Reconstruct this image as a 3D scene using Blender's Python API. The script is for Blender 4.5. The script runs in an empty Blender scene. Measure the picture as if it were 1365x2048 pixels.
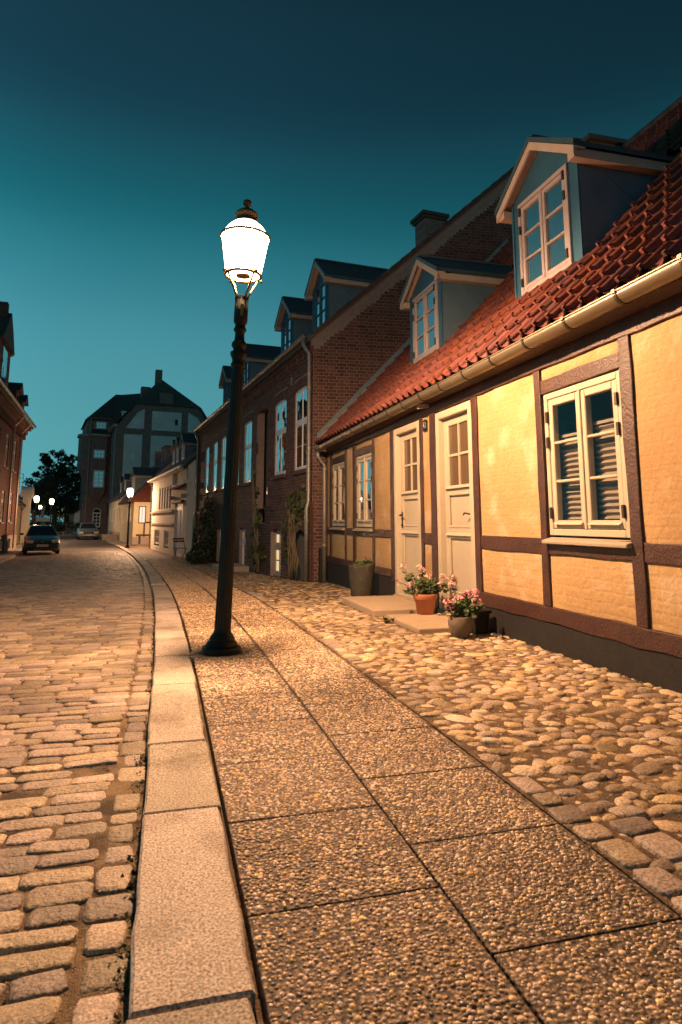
import bpy, bmesh, math, random
import numpy as np
from mathutils import Vector, Matrix, noise as mnoise

random.seed(11)
rng = np.random.default_rng(11)
S = bpy.context.scene
COL = S.collection
R = math.radians

# ------------------------------------------------------------------ camera
CAM_H, F_PX, P_X, P_Y = 1.0, 1290.0, 682.5, 842.0
YAW, PITCH = R(15.06), math.atan(0.155)
cd = bpy.data.cameras.new('camera')
cam = bpy.data.objects.new('camera', cd)
COL.objects.link(cam)
cam.location = (0, 0, CAM_H)
cam.rotation_euler = (math.pi / 2 + PITCH, 0, -YAW)
cd.sensor_fit = 'VERTICAL'
cd.sensor_height = 36.0
cd.sensor_width = 24.0
cd.lens = F_PX / 2048 * 36
cd.shift_y = (P_Y - 1024) / 2048
cd.clip_end = 3000
cd.clip_start = 0.05
cd.dof.use_dof = True
cd.dof.focus_distance = 5.2
cd.dof.aperture_fstop = 5.6
S.camera = cam

# ------------------------------------------------------------------ sky (late dusk), exposure
W = bpy.data.worlds.new('World')
S.world = W
W.use_nodes = True
wn = W.node_tree
wn.nodes.clear()
w_out = wn.nodes.new('ShaderNodeOutputWorld')
w_bg = wn.nodes.new('ShaderNodeBackground')
w_sky = wn.nodes.new('ShaderNodeTexSky')
w_sky.sky_type = 'NISHITA'
w_sky.sun_disc = False
w_sky.sun_elevation = R(-3.0)
w_sky.sun_rotation = R(-60.0)
w_sky.ozone_density = 4.0
w_tc = wn.nodes.new('ShaderNodeTexCoord')
w_sep = wn.nodes.new('ShaderNodeSeparateXYZ')
wn.links.new(w_tc.outputs['Generated'], w_sep.inputs[0])
w_ramp = wn.nodes.new('ShaderNodeValToRGB')
w_ramp.color_ramp.interpolation = 'CARDINAL'
els = w_ramp.color_ramp.elements
SKY = [(0.0, (.120, .43, .475)), (.139, (.105, .40, .45)), (.29, (.066, .315, .385)), (.41, (.0195, .185, .232)),
       (.53, (.0110, .075, .107)), (.664, (.0088, .040, .062)), (1.0, (.0070, .022, .038))]
els[0].position, els[0].color = SKY[0][0], SKY[0][1] + (1,)
els[1].position, els[1].color = SKY[-1][0], SKY[-1][1] + (1,)
for p_, c_ in SKY[1:-1]:
    e_ = els.new(p_)
    e_.color = c_ + (1,)
wn.links.new(w_sep.outputs[2], w_ramp.inputs[0])
# the afterglow stands to the left of the street and fades with azimuth
w_flat = wn.nodes.new('ShaderNodeCombineXYZ')
wn.links.new(w_sep.outputs[0], w_flat.inputs[0])
wn.links.new(w_sep.outputs[1], w_flat.inputs[1])
w_nrm = wn.nodes.new('ShaderNodeVectorMath')
w_nrm.operation = 'NORMALIZE'
wn.links.new(w_flat.outputs[0], w_nrm.inputs[0])
w_dot = wn.nodes.new('ShaderNodeVectorMath')
w_dot.operation = 'DOT_PRODUCT'
w_dot.inputs[1].default_value = (math.sin(R(-80)), math.cos(R(-80)), 0)
wn.links.new(w_nrm.outputs[0], w_dot.inputs[0])
w_hal = wn.nodes.new('ShaderNodeMath')
w_hal.operation = 'MULTIPLY_ADD'
w_hal.inputs[1].default_value = .5
w_hal.inputs[2].default_value = .5
wn.links.new(w_dot.outputs['Value'], w_hal.inputs[0])
w_map = wn.nodes.new('ShaderNodeValToRGB')
w_map.color_ramp.interpolation = 'CARDINAL'
AZ = [(0.0, .52), (.23, .54), (.5, .78), (.695, .96), (.86, 1.35), (1.0, 1.9)]
ae = w_map.color_ramp.elements
ae[0].position, ae[1].position = 0.0, 1.0
ae[0].color, ae[1].color = (AZ[0][1],) * 3 + (1,), (AZ[-1][1],) * 3 + (1,)
for p_, v_ in AZ[1:-1]:
    ae.new(p_).color = (v_, v_, v_, 1)
wn.links.new(w_hal.outputs[0], w_map.inputs[0])
w_mul = wn.nodes.new('ShaderNodeVectorMath')
w_mul.operation = 'SCALE'
wn.links.new(w_ramp.outputs[0], w_mul.inputs[0])
wn.links.new(w_map.outputs[0], w_mul.inputs['Scale'])
w_bg.inputs[1].default_value = 0.94
w_bg2 = wn.nodes.new('ShaderNodeBackground')
w_bg2.inputs[1].default_value = 0.05
wn.links.new(w_sky.outputs[0], w_bg2.inputs[0])
w_add = wn.nodes.new('ShaderNodeAddShader')
wn.links.new(w_mul.outputs[0], w_bg.inputs[0])
wn.links.new(w_bg.outputs[0], w_add.inputs[0])
wn.links.new(w_bg2.outputs[0], w_add.inputs[1])
wn.links.new(w_add.outputs[0], w_out.inputs[0])

S.view_settings.view_transform = 'Standard'
S.view_settings.look = 'None'
S.view_settings.exposure = 0.0
S.view_settings.gamma = 1.0
S.view_settings.use_curve_mapping = False
S.cycles.use_denoising = True
S.cycles.denoiser = 'OPENIMAGEDENOISE'
S.cycles.max_bounces = 6
S.cycles.diffuse_bounces = 3
S.cycles.transparent_max_bounces = 12
S.cycles.sample_clamp_indirect = 4.0
S.cycles.use_light_tree = True
# ------------------------------------------------------------------ projection (only to choose which repeats show largest)
_f = Vector((math.sin(YAW) * math.cos(PITCH), math.cos(YAW) * math.cos(PITCH), math.sin(PITCH)))
_r = Vector((math.cos(YAW), -math.sin(YAW), 0))
_u = _r.cross(_f)


def proj(p):
    d = Vector(p) - Vector((0, 0, CAM_H))
    z = d.dot(_f)
    if z < 0.1:
        return None
    return P_X + F_PX * d.dot(_r) / z, P_Y - F_PX * d.dot(_u) / z, z


def in_frame(p, m=15):
    q = proj(p)
    return q is not None and -m < q[0] < 1365 + m and -m < q[1] < 2048 + m


# ------------------------------------------------------------------ scene helpers
def tag(o, label=None, cat=None, group=None, kind=None):
    for k, v in (('label', label), ('category', cat), ('group', group), ('kind', kind)):
        if v:
            o[k] = v
    return o


def link(name, data, parent=None, loc=None, rz=None):
    o = bpy.data.objects.new(name, data)
    COL.objects.link(o)
    if parent is not None:
        o.parent = parent
    if loc is not None:
        o.location = loc
    if rz is not None:
        o.rotation_euler = (0, 0, rz)
    return o


def empty(name, loc=(0, 0, 0), rz=0, label=None, cat=None, group=None, kind=None):
    o = link(name, None, None, loc, rz)
    o.empty_display_size = 0.1
    return tag(o, label, cat, group, kind)


def copy_tree(o, parent=None):
    c = o.copy()
    COL.objects.link(c)
    if parent is not None:
        c.parent = parent
    for ch in list(o.children):
        copy_tree(ch, c)
    return c


class MB:
    def __init__(s):
        s.v = []
        s.f = []

    def add(s, vs, fs):
        o = len(s.v)
        s.v += [tuple(v) for v in vs]
        s.f += [tuple(i + o for i in f) for f in fs]
        return s

    def hexa(s, p):
        return s.add(p, [(0, 3, 2, 1), (4, 5, 6, 7), (0, 1, 5, 4), (1, 2, 6, 5), (2, 3, 7, 6), (3, 0, 4, 7)])

    def box(s, x0, x1, y0, y1, z0, z1):
        return s.hexa([(x0, y0, z0), (x1, y0, z0), (x1, y1, z0), (x0, y1, z0),
                       (x0, y0, z1), (x1, y0, z1), (x1, y1, z1), (x0, y1, z1)])

    def ring(s, x0, x1, y0, y1, z0, z1, w, wb=None):
        """a rectangular frame lying in the yz plane"""
        wb = w if wb is None else wb
        s.box(x0, x1, y0, y0 + w, z0, z1)
        s.box(x0, x1, y1 - w, y1, z0, z1)
        s.box(x0, x1, y0 + w, y1 - w, z1 - w, z1)
        s.box(x0, x1, y0 + w, y1 - w, z0, z0 + wb)
        return s

    def bar(s, a, b, w, h, up=(0, 0, 1)):
        a, b, up = Vector(a), Vector(b), Vector(up)
        d = (b - a).normalized()
        r = d.cross(up)
        if r.length < 1e-5:
            r = d.cross(Vector((1, 0, 0)))
        r.normalize()
        u = r.cross(d)
        r, u = r * w / 2, u * h / 2
        return s.hexa([a - r - u, a + r - u, b + r - u, b - r - u, a - r + u, a + r + u, b + r + u, b - r + u])

    def tube(s, pts, r, n=8, cap=True):
        pts = [Vector(p) for p in pts]
        rs = r if isinstance(r, (list, tuple)) else [r] * len(pts)
        o = len(s.v)
        ref = None
        for i, p in enumerate(pts):
            d = (pts[min(i + 1, len(pts) - 1)] - pts[max(i - 1, 0)])
            d = d.normalized() if d.length > 1e-9 else Vector((0, 0, 1))
            if ref is None:
                ref = d.cross(Vector((0.31, 0.2, 0.93)))
                if ref.length < 1e-3:
                    ref = d.cross(Vector((1, 0, 0)))
            a = (ref - d * ref.dot(d)).normalized()
            ref = a
            b = d.cross(a)
            for k in range(n):
                t = 2 * math.pi * k / n
                s.v.append(tuple(p + (a * math.cos(t) + b * math.sin(t)) * rs[i]))
        for i in range(len(pts) - 1):
            for k in range(n):
                k2 = (k + 1) % n
                s.f.append((o + i * n + k, o + i * n + k2, o + (i + 1) * n + k2, o + (i + 1) * n + k))
        if cap:
            s.f.append(tuple(o + k for k in range(n))[::-1])
            s.f.append(tuple(o + (len(pts) - 1) * n + k for k in range(n)))
        return s

    def lathe(s, prof, n=20, c=(0, 0, 0), flute=None):
        o = len(s.v)
        for (r, z) in prof:
            for k in range(n):
                t = 2 * math.pi * k / n
                rr = r * (flute(k, z) if flute else 1)
                s.v.append((c[0] + rr * math.cos(t), c[1] + rr * math.sin(t), c[2] + z))
        for i in range(len(prof) - 1):
            for k in range(n):
                k2 = (k + 1) % n
                s.f.append((o + i * n + k, o + i * n + k2, o + (i + 1) * n + k2, o + (i + 1) * n + k))
        s.f.append(tuple(o + k for k in range(n))[::-1])
        s.f.append(tuple(o + (len(prof) - 1) * n + k for k in range(n)))
        return s

    def prism(s, poly, axis, a, b):
        n = len(poly)

        def P(q, t):
            return {'x': (t, q[0], q[1]), 'y': (q[0], t, q[1]), 'z': (q[0], q[1], t)}[axis]
        vs = [P(q, a) for q in poly] + [P(q, b) for q in poly]
        fs = [tuple(range(n))[::-1], tuple(range(n, 2 * n))]
        fs += [(i, (i + 1) % n, n + (i + 1) % n, n + i) for i in range(n)]
        return s.add(vs, fs)

    def sphere(s, c, r, n=10, m=6, sq=(1, 1, 1)):
        prof = [(max(1e-4, r * math.sin(math.pi * i / m)), -r * math.cos(math.pi * i / m)) for i in range(m + 1)]
        o = len(s.v)
        s.lathe(prof, n)
        for i in range(o, len(s.v)):
            v = s.v[i]
            s.v[i] = (c[0] + v[0] * sq[0], c[1] + v[1] * sq[1], c[2] + v[2] * sq[2])
        return s

    def mesh(s, name, mat, smooth=False, recalc=True):
        me = bpy.data.meshes.new(name)
        me.from_pydata(s.v, [], s.f)
        if recalc:
            bm = bmesh.new()
            bm.from_mesh(me)
            bmesh.ops.recalc_face_normals(bm, faces=bm.faces)
            bm.to_mesh(me)
            bm.free()
        if smooth:
            me.shade_smooth()
        else:
            me.shade_flat()
        if mat is not None:
            me.materials.append(mat)
        return me

    def build(s, name, mat, parent=None, smooth=False, bevel=0, seg=2, loc=None, rz=None, recalc=True):
        o = link(name, s.mesh(name, mat, smooth, recalc), parent, loc, rz)
        if bevel:
            m = o.modifiers.new('bevel', 'BEVEL')
            m.width = bevel
            m.segments = seg
            m.limit_method = 'ANGLE'
        return o


def arr_mesh(name, V_, F_, mat, smooth=False):
    """mesh from numpy arrays; F_ has a fixed number of corners per face"""
    me = bpy.data.meshes.new(name)
    n, (m, k) = len(V_), F_.shape
    me.vertices.add(n)
    me.vertices.foreach_set('co', np.ascontiguousarray(V_, np.float32).ravel())
    me.loops.add(m * k)
    me.loops.foreach_set('vertex_index', np.ascontiguousarray(F_, np.int32).ravel())
    me.polygons.add(m)
    me.polygons.foreach_set('loop_start', np.arange(0, m * k, k, dtype=np.int32))
    me.update(calc_edges=True)
    if smooth:
        me.shade_smooth()
    else:
        me.shade_flat()
    me.materials.append(mat)
    return me


def replicate(bv, bf, T, name, mat, smooth=False):
    """T: (k,3,4) affine transforms of a base mesh"""
    k, n = len(T), len(bv)
    V_ = np.einsum('kij,nj->kni', T[:, :, :3], bv) + T[:, None, :, 3]
    F_ = (bf[None] + (np.arange(k) * n)[:, None, None]).reshape(-1, bf.shape[1])
    return arr_mesh(name, V_.reshape(-1, 3), F_, mat, smooth)


# ------------------------------------------------------------------ materials
MATS = {}


def nodes_of(name):
    m = bpy.data.materials.new(name)
    m.use_nodes = True
    nt = m.node_tree
    nt.nodes.clear()
    out = nt.nodes.new('ShaderNodeOutputMaterial')
    MATS[name] = m
    return m, nt, out


def N(nt, t, **kw):
    n = nt.nodes.new('ShaderNode' + t)
    for k, v in kw.items():
        setattr(n, k, v)
    return n


def mixc(nt, f, a, b, mode='MIX'):
    n = N(nt, 'Mix', data_type='RGBA', blend_type=mode)
    for i, v in ((0, f), (6, a), (7, b)):
        if isinstance(v, bpy.types.NodeSocket):
            nt.links.new(v, n.inputs[i])
        elif i == 0:
            n.inputs[0].default_value = v
        else:
            n.inputs[i].default_value = tuple(v)[:3] + (1,)
    return n.outputs[2]


def mat(name, c1, c2=None, scale=6, rough=0.8, bump=0.25, bscale=90, metal=0.0, vary=0.0, hue=0.0, spec=0.35,
        stretch=(1, 1, 1), grain=0.0, gscale=250, bdist=0.01, c3=None, c3scale=2.5, c3lo=.55, coat=0.0, brick=None, rvar=0.0):
    m, nt, out = nodes_of(name)
    L = nt.links.new
    geo = N(nt, 'NewGeometry')
    mp = N(nt, 'Mapping')
    mp.inputs['Scale'].default_value = stretch
    L(geo.outputs['Position'], mp.inputs[0])
    pos = mp.outputs[0]
    c2 = c2 or tuple(x * 0.7 for x in c1)
    nz = N(nt, 'TexNoise')
    nz.inputs['Scale'].default_value = scale
    nz.inputs['Detail'].default_value = 6
    nz.inputs['Roughness'].default_value = .65
    L(pos, nz.inputs['Vector'])
    rp = N(nt, 'MapRange')
    rp.inputs[1].default_value, rp.inputs[2].default_value = .32, .68
    L(nz.outputs[0], rp.inputs[0])
    col = mixc(nt, rp.outputs[0], c1, c2)
    if c3:
        n3 = N(nt, 'TexNoise')
        n3.inputs['Scale'].default_value = c3scale
        n3.inputs['Detail'].default_value = 8
        L(pos, n3.inputs['Vector'])
        r3 = N(nt, 'MapRange')
        r3.inputs[1].default_value, r3.inputs[2].default_value = c3lo, c3lo + .15
        L(n3.outputs[0], r3.inputs[0])
        col = mixc(nt, r3.outputs[0], col, c3)
    if grain:
        ng = N(nt, 'TexNoise')
        ng.inputs['Scale'].default_value = gscale
        ng.inputs['Detail'].default_value = 3
        L(pos, ng.inputs['Vector'])
        rg = N(nt, 'MapRange')
        rg.inputs[1].default_value, rg.inputs[2].default_value = .3, .7
        rg.inputs[3].default_value, rg.inputs[4].default_value = 1 - grain, 1 + grain
        L(ng.outputs[0], rg.inputs[0])
        cg = N(nt, 'VectorMath', operation='SCALE')
        L(col, cg.inputs[0])
        L(rg.outputs[0], cg.inputs['Scale'])
        col = cg.outputs[0]
    if vary or hue:
        oi = N(nt, 'ObjectInfo')
        ad = N(nt, 'Math', operation='ADD')
        L(geo.outputs['Random Per Island'], ad.inputs[0])
        L(oi.outputs['Random'], ad.inputs[1])
        fr = N(nt, 'Math', operation='FRACT')
        L(ad.outputs[0], fr.inputs[0])
        rv = N(nt, 'MapRange')
        rv.inputs[3].default_value, rv.inputs[4].default_value = 1 - vary, 1 + vary
        L(fr.outputs[0], rv.inputs[0])
        m7 = N(nt, 'Math', operation='MULTIPLY')
        L(fr.outputs[0], m7.inputs[0])
        m7.inputs[1].default_value = 7.31
        f7 = N(nt, 'Math', operation='FRACT')
        L(m7.outputs[0], f7.inputs[0])
        rh = N(nt, 'MapRange')
        rh.inputs[3].default_value, rh.inputs[4].default_value = .5 - hue, .5 + hue
        L(f7.outputs[0], rh.inputs[0])
        rs = N(nt, 'MapRange')
        rs.inputs[3].default_value, rs.inputs[4].default_value = 1 - vary * .6, 1 + vary * .3
        L(f7.outputs[0], rs.inputs[0])
        hs = N(nt, 'HueSaturation')
        L(rh.outputs[0], hs.inputs['Hue'])
        L(rs.outputs[0], hs.inputs['Saturation'])
        L(rv.outputs[0], hs.inputs['Value'])
        L(col, hs.inputs['Color'])
        col = hs.outputs[0]
    bs = N(nt, 'BsdfPrincipled')
    bs.inputs['Roughness'].default_value = rough
    bs.inputs['Metallic'].default_value = metal
    bs.inputs['Specular IOR Level'].default_value = spec
    bs.inputs['Coat Weight'].default_value = coat
    nb = N(nt, 'TexNoise')
    nb.inputs['Scale'].default_value = bscale
    nb.inputs['Detail'].default_value = 5
    L(pos, nb.inputs['Vector'])
    h = nb.outputs[0]
    if brick:
        # masonry showing through: (axis used as 'along', brick length, course height, height weight, mortar colour or None)
        ax, bl, bh, wgt, mort = brick
        sp = N(nt, 'SeparateXYZ')
        L(geo.outputs['Position'], sp.inputs[0])
        cb = N(nt, 'CombineXYZ')
        L(sp.outputs[ax], cb.inputs[0])
        L(sp.outputs[2], cb.inputs[1])
        bt = N(nt, 'TexBrick')
        bt.inputs['Scale'].default_value = 1.0
        bt.inputs['Brick Width'].default_value = bl
        bt.inputs['Row Height'].default_value = bh
        bt.inputs['Mortar Size'].default_value = bh * (.16 if mort else .22)
        bt.inputs['Mortar Smooth'].default_value = .4 if mort else 1.0
        wob = N(nt, 'TexNoise')
        wob.inputs['Scale'].default_value = 5
        L(geo.outputs['Position'], wob.inputs['Vector'])
        wm = N(nt, 'VectorMath', operation='SCALE')
        wm.inputs['Scale'].default_value = bh * .35
        L(wob.outputs['Color'], wm.inputs[0])
        wa = N(nt, 'VectorMath')
        L(cb.outputs[0], wa.inputs[0])
        L(wm.outputs[0], wa.inputs[1])
        L(wa.outputs[0], bt.inputs['Vector'])
        if mort:
            bt.inputs['Color1'].default_value = (.62, .62, .62, 1)
            bt.inputs['Color2'].default_value = (1.25, 1.25, 1.25, 1)
            bt.inputs['Mortar'].default_value = (1, 1, 1, 1)
            bcol = mixc(nt, 1.0, col, bt.outputs['Color'], 'MULTIPLY')
            col = mixc(nt, bt.outputs['Fac'], bcol, mort)
        mm = N(nt, 'Math', operation='MULTIPLY_ADD')
        L(bt.outputs['Fac'], mm.inputs[0])
        mm.inputs[1].default_value = -wgt
        L(h, mm.inputs[2])
        h = mm.outputs[0]
    if rvar:
        rr = N(nt, 'MapRange')
        rr.inputs[3].default_value, rr.inputs[4].default_value = rough - rvar, rough + rvar
        L(nz.outputs[0], rr.inputs[0])
        L(rr.outputs[0], bs.inputs['Roughness'])
    bu = N(nt, 'Bump')
    bu.inputs['Strength'].default_value = bump
    bu.inputs['Distance'].default_value = bdist
    L(h, bu.inputs['Height'])
    L(bu.outputs[0], bs.inputs['Normal'])
    L(col, bs.inputs['Base Color'])
    L(bs.outputs[0], out.inputs[0])
    return m


def glass_mat(name, dark, ior, see=False, wob=0.02):
    m, nt, out = nodes_of(name)
    L = nt.links.new
    lw = N(nt, 'LayerWeight')
    lw.inputs[0].default_value = .5
    pw = N(nt, 'Math', operation='POWER')
    pw.inputs[1].default_value = 4.0
    L(lw.outputs['Facing'], pw.inputs[0])
    fr = N(nt, 'MapRange')
    fr.inputs[3].default_value, fr.inputs[4].default_value = ior, .6 if see else 1.0
    L(pw.outputs[0], fr.inputs[0])
    gl = N(nt, 'BsdfGlossy')
    gl.inputs['Roughness'].default_value = 0.015
    nz = N(nt, 'TexNoise')
    nz.inputs['Scale'].default_value = 2.2
    nz.inputs['Detail'].default_value = 1
    geo = N(nt, 'NewGeometry')
    L(geo.outputs['Position'], nz.inputs['Vector'])
    bu = N(nt, 'Bump')
    bu.inputs['Strength'].default_value = wob
    bu.inputs['Distance'].default_value = 0.15
    L(nz.outputs[0], bu.inputs['Height'])
    L(bu.outputs[0], gl.inputs['Normal'])
    if see:
        b = N(nt, 'BsdfTransparent')
        b.inputs[0].default_value = dark + (1,)
    else:
        b = N(nt, 'BsdfDiffuse')
        b.inputs[0].default_value = dark + (1,)
    mx = N(nt, 'MixShader')
    L(fr.outputs[0], mx.inputs[0])
    L(b.outputs[0], mx.inputs[1])
    L(gl.outputs[0], mx.inputs[2])
    L(mx.outputs[0], out.inputs[0])
    return m


def glow_mat(name, col, strength, clear=None):
    """a light source's own glowing surface; 'clear' lets that share of light through"""
    m, nt, out = nodes_of(name)
    em = N(nt, 'Emission')
    em.inputs[0].default_value = col + (1,)
    em.inputs[1].default_value = strength
    if clear is None:
        nt.links.new(em.outputs[0], out.inputs[0])
    else:
        tr = N(nt, 'BsdfTransparent')
        mx = N(nt, 'MixShader')
        mx.inputs[0].default_value = clear
        nt.links.new(em.outputs[0], mx.inputs[1])
        nt.links.new(tr.outputs[0], mx.inputs[2])
        nt.links.new(mx.outputs[0], out.inputs[0])
    return m


M_ = MATS
mat('yellow_plaster', (.43, .284, .135), (.34, .212, .095), scale=1.1, rough=.9, bump=.7, bscale=24, bdist=.014,
    brick=(1, .23, .075, .13, None), c3=(.47, .345, .215), c3scale=2.6, c3lo=.55, grain=.14, gscale=110)
mat('timber', (.062, .0235, .0145), (.033, .0135, .009), scale=9, rough=.5, bump=.9, bscale=55, stretch=(1, 1, 1), grain=.3, gscale=120,
    c3=(.12, .055, .037), c3scale=14, c3lo=.64, bdist=.008, spec=.5)
mat('tar', (.012, .011, .011), (.02, .018, .016), scale=12, rough=.75, bump=.35, bscale=40, c3=(.05, .04, .03), c3scale=30, c3lo=.70)
mat('cream_paint', (.45, .39, .285), (.415, .355, .26), scale=5, rough=.42, bump=.06, bscale=70, spec=.5, grain=.04)
mat('putty', (.32, .27, .20), (.28, .235, .175), scale=5, rough=.6, bump=.1)
mat('white_paint', (.72, .69, .68), (.66, .63, .62), scale=5, rough=.4, bump=.05, spec=.5)
mat('zinc', (.27, .225, .155), (.21, .175, .125), scale=4, rough=.42, bump=.08, bscale=30, metal=.75, c3=(.20, .17, .13), c3scale=9, c3lo=.6, rvar=.12)
mat('old_zinc', (.30, .28, .25), (.2, .19, .17), scale=14, rough=.5, bump=.2, bscale=60, metal=.6, c3=(.45, .42, .36), c3scale=25, c3lo=.6)
mat('red_tile', (.168, .040, .024), (.10, .027, .018), scale=9, rough=.75, bump=.35, bscale=70, vary=.34, hue=.014, c3=(.07, .034, .026), c3scale=5, c3lo=.57)
mat('dark_tile', (.09, .062, .055), (.058, .045, .042), scale=6, rough=.8, bump=.3, vary=.25, hue=.01)
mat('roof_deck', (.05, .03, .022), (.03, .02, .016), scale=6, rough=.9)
mat('blue_cladding', (.026, .092, .150), (.020, .074, .122), scale=3, rough=.5, bump=.1, bscale=25, spec=.45)
mat('slate_cladding', (.10, .155, .20), (.075, .118, .155), scale=2.5, rough=.55, bump=.12, bscale=30, c3=(.12, .165, .20), c3scale=6, c3lo=.6)
mat('roof_zinc', (.075, .105, .115), (.055, .08, .088), scale=3, rough=.45, metal=.4, bump=.1)
mat('lead', (.42, .45, .45), (.30, .33, .335), scale=8, rough=.5, metal=.35, bump=.25, bscale=20)
mat('board_paint', (.42, .33, .27), (.36, .28, .22), scale=8, rough=.55, bump=.15, bscale=40, c3=(.42, .33, .26), c3scale=40, c3lo=.68)
mat('brick', (.106, .041, .030), (.072, .030, .023), scale=14, rough=.85, bump=.5, bscale=90, vary=.38, hue=.018, grain=.2, gscale=90)
mat('mortar', (.25, .198, .178), (.19, .152, .138), scale=10, rough=.95, bump=.4, bscale=120)
mat('brick_far', (.27, .135, .115), (.20, .10, .088), scale=1.5, rough=.9, bump=.3, brick=(0, .24, .08, .4, (.24, .17, .15)))
mat('brick_left', (.16, .046, .030), (.115, .034, .024), scale=2.0, rough=.88, bump=.35, brick=(1, .24, .08, .5, (.17, .11, .085)))
mat('gable_plaster', (.68, .60, .57), (.54, .48, .455), scale=.5, rough=.92, bump=.3, bscale=8, c3=(.74, .66, .62), c3scale=1.2)
mat('white_plaster', (.78, .71, .62), (.66, .60, .52), scale=2.2, rough=.9, bump=.5, bscale=14, c3=(.36, .31, .27), c3scale=1.8, c3lo=.63, bdist=.03)
mat('cream_plaster', (.62, .52, .34), (.55, .45, .29), scale=1.5, rough=.9, bump=.3, bscale=12)
mat('stone_trim', (.38, .31, .25), (.3, .245, .2), scale=3, rough=.85, bump=.3, bscale=30)
mat('wood_grey', (.16, .145, .13), (.12, .11, .10), scale=4, rough=.6, bump=.15)
mat('iron_green', (.010, .015, .012), (.008, .011, .010), scale=8, rough=.42, bump=.3, bscale=60, spec=.22)
mat('iron_black', (.015, .014, .013), (.01, .01, .01), scale=8, rough=.4, bump=.15, spec=.5)
mat('lantern_brass', (.22, .13, .05), (.16, .09, .035), scale=9, rough=.4, metal=.5, bump=.15)
mat('hinge_steel', (.10, .085, .07), (.07, .06, .05), scale=20, rough=.45, metal=.8)
mat('kerb_granite', (.40, .335, .275), (.33, .272, .22), scale=5, rough=.8, bump=.6, bscale=120, vary=.22, hue=.012, grain=.7, gscale=140,
    c3=(.22, .175, .13), c3scale=2.6, c3lo=.53, bdist=.006)
mat('sett_stone', (.31, .228, .155), (.225, .165, .112), scale=11, rough=.62, bump=.9, bscale=60, vary=.44, hue=.018, grain=.55, gscale=150, bdist=.010, spec=.5,
    c3=(.36, .28, .19), c3scale=9, c3lo=.6, rvar=.16)
mat('sand', (.24, .168, .095), (.14, .095, .056), scale=16, rough=.95, bump=.9, bscale=170, grain=.5, gscale=420, c3=(.06, .042, .028), c3scale=6, c3lo=.47, bdist=.012)
mat('slab_matrix', (.16, .115, .075), (.10, .072, .05), scale=9, rough=.9, bump=.9, bscale=160, grain=.5, gscale=330, bdist=.01)
mat('pebble', (.54, .375, .22), (.40, .255, .14), scale=60, rough=.36, bump=.15, bscale=300, vary=.72, hue=.018, spec=.5, c3=(.33, .21, .115), c3scale=2.6, c3lo=.5)
mat('cobble', (.47, .335, .195), (.32, .225, .13), scale=14, rough=.62, bump=.8, bscale=60, vary=.48, hue=.009, grain=.5, gscale=150, bdist=.010, spec=.45,
    c3=(.24, .165, .10), c3scale=11, c3lo=.58)
mat('soil', (.16, .105, .06), (.085, .055, .034), scale=14, rough=.95, bump=.9, bscale=140, grain=.5, gscale=300, c3=(.28, .19, .105), c3scale=6, c3lo=.5, bdist=.015)
mat('ground', (.09, .075, .055), (.06, .05, .04), scale=1.5, rough=.95)
mat('step_stone', (.42, .32, .215), (.36, .27, .18), scale=6, rough=.85, bump=.35, bscale=150, grain=.22, gscale=350)
mat('terracotta', (.46, .175, .085), (.38, .14, .07), scale=7, rough=.8, bump=.2, bscale=60, c3=(.52, .26, .16), c3scale=10, c3lo=.62)
mat('pot_grey', (.19, .145, .10), (.13, .10, .072), scale=9, rough=.85, bump=.4, bscale=80, grain=.2, gscale=150)
mat('pot_stone', (.055, .048, .035), (.033, .030, .023), scale=7, rough=.8, bump=.5, bscale=40, c3=(.10, .085, .057), c3scale=9, c3lo=.58)
mat('pot_black', (.012, .011, .010), (.018, .016, .014), scale=9, rough=.5, bump=.2)
mat('leaf', (.055, .095, .022), (.04, .07, .018), scale=20, rough=.55, bump=.2, vary=.4, hue=.03)
mat('vine_leaf', (.075, .085, .028), (.05, .065, .022), scale=12, rough=.6, bump=.2, vary=.4, hue=.05)
mat('shrub_leaf', (.045, .058, .024), (.03, .042, .018), scale=12, rough=.6, bump=.2, vary=.4, hue=.03)
mat('tree_leaf', (.035, .05, .022), (.025, .038, .018), scale=2, rough=.7, bump=.1, vary=.35, hue=.03)
mat('weed', (.11, .07, .03), (.05, .055, .018), scale=30, rough=.8, bump=.2, vary=.5, hue=.07)
mat('stem', (.13, .11, .045), (.09, .075, .035), scale=20, rough=.8)
mat('vine_stem', (.20, .155, .095), (.13, .10, .06), scale=20, rough=.85, bump=.4)
mat('bark', (.075, .055, .04), (.05, .038, .028), scale=3, rough=.95, bump=.6, bscale=10)
mat('petal_pale', (.76, .50, .44), (.70, .40, .36), scale=30, rough=.6, bump=.05, vary=.14, hue=.015)
mat('petal_pink', (.70, .20, .26), (.74, .36, .38), scale=30, rough=.6, bump=.05, vary=.2, hue=.015)
mat('petal_red', (.38, .035, .05), (.3, .03, .04), scale=30, rough=.6, vary=.2)
mat('blind', (.22, .19, .14), (.20, .17, .125), scale=4, rough=.8, bump=.05)
mat('curtain', (.50, .50, .48), (.42, .42, .40), scale=3, rough=.9, bump=.1)
mat('room', (.12, .075, .045), (.09, .055, .035), scale=1, rough=.9)
mat('asphalt_far', (.10, .085, .07), (.075, .064, .053), scale=7, rough=.7, bump=.8, bscale=16, bdist=.03)
mat('car_dark', (.008, .042, .050), (.008, .042, .050), scale=2, rough=.22, bump=0, spec=.6, coat=.5)
mat('car_silver', (.11, .155, .18), (.105, .145, .17), scale=2, rough=.28, metal=.4, bump=0, coat=.5)
mat('rubber', (.012, .012, .012), (.016, .016, .015), scale=20, rough=.8)
mat('rim', (.25, .24, .23), (.2, .2, .19), scale=10, rough=.35, metal=.8, bump=0)
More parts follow.
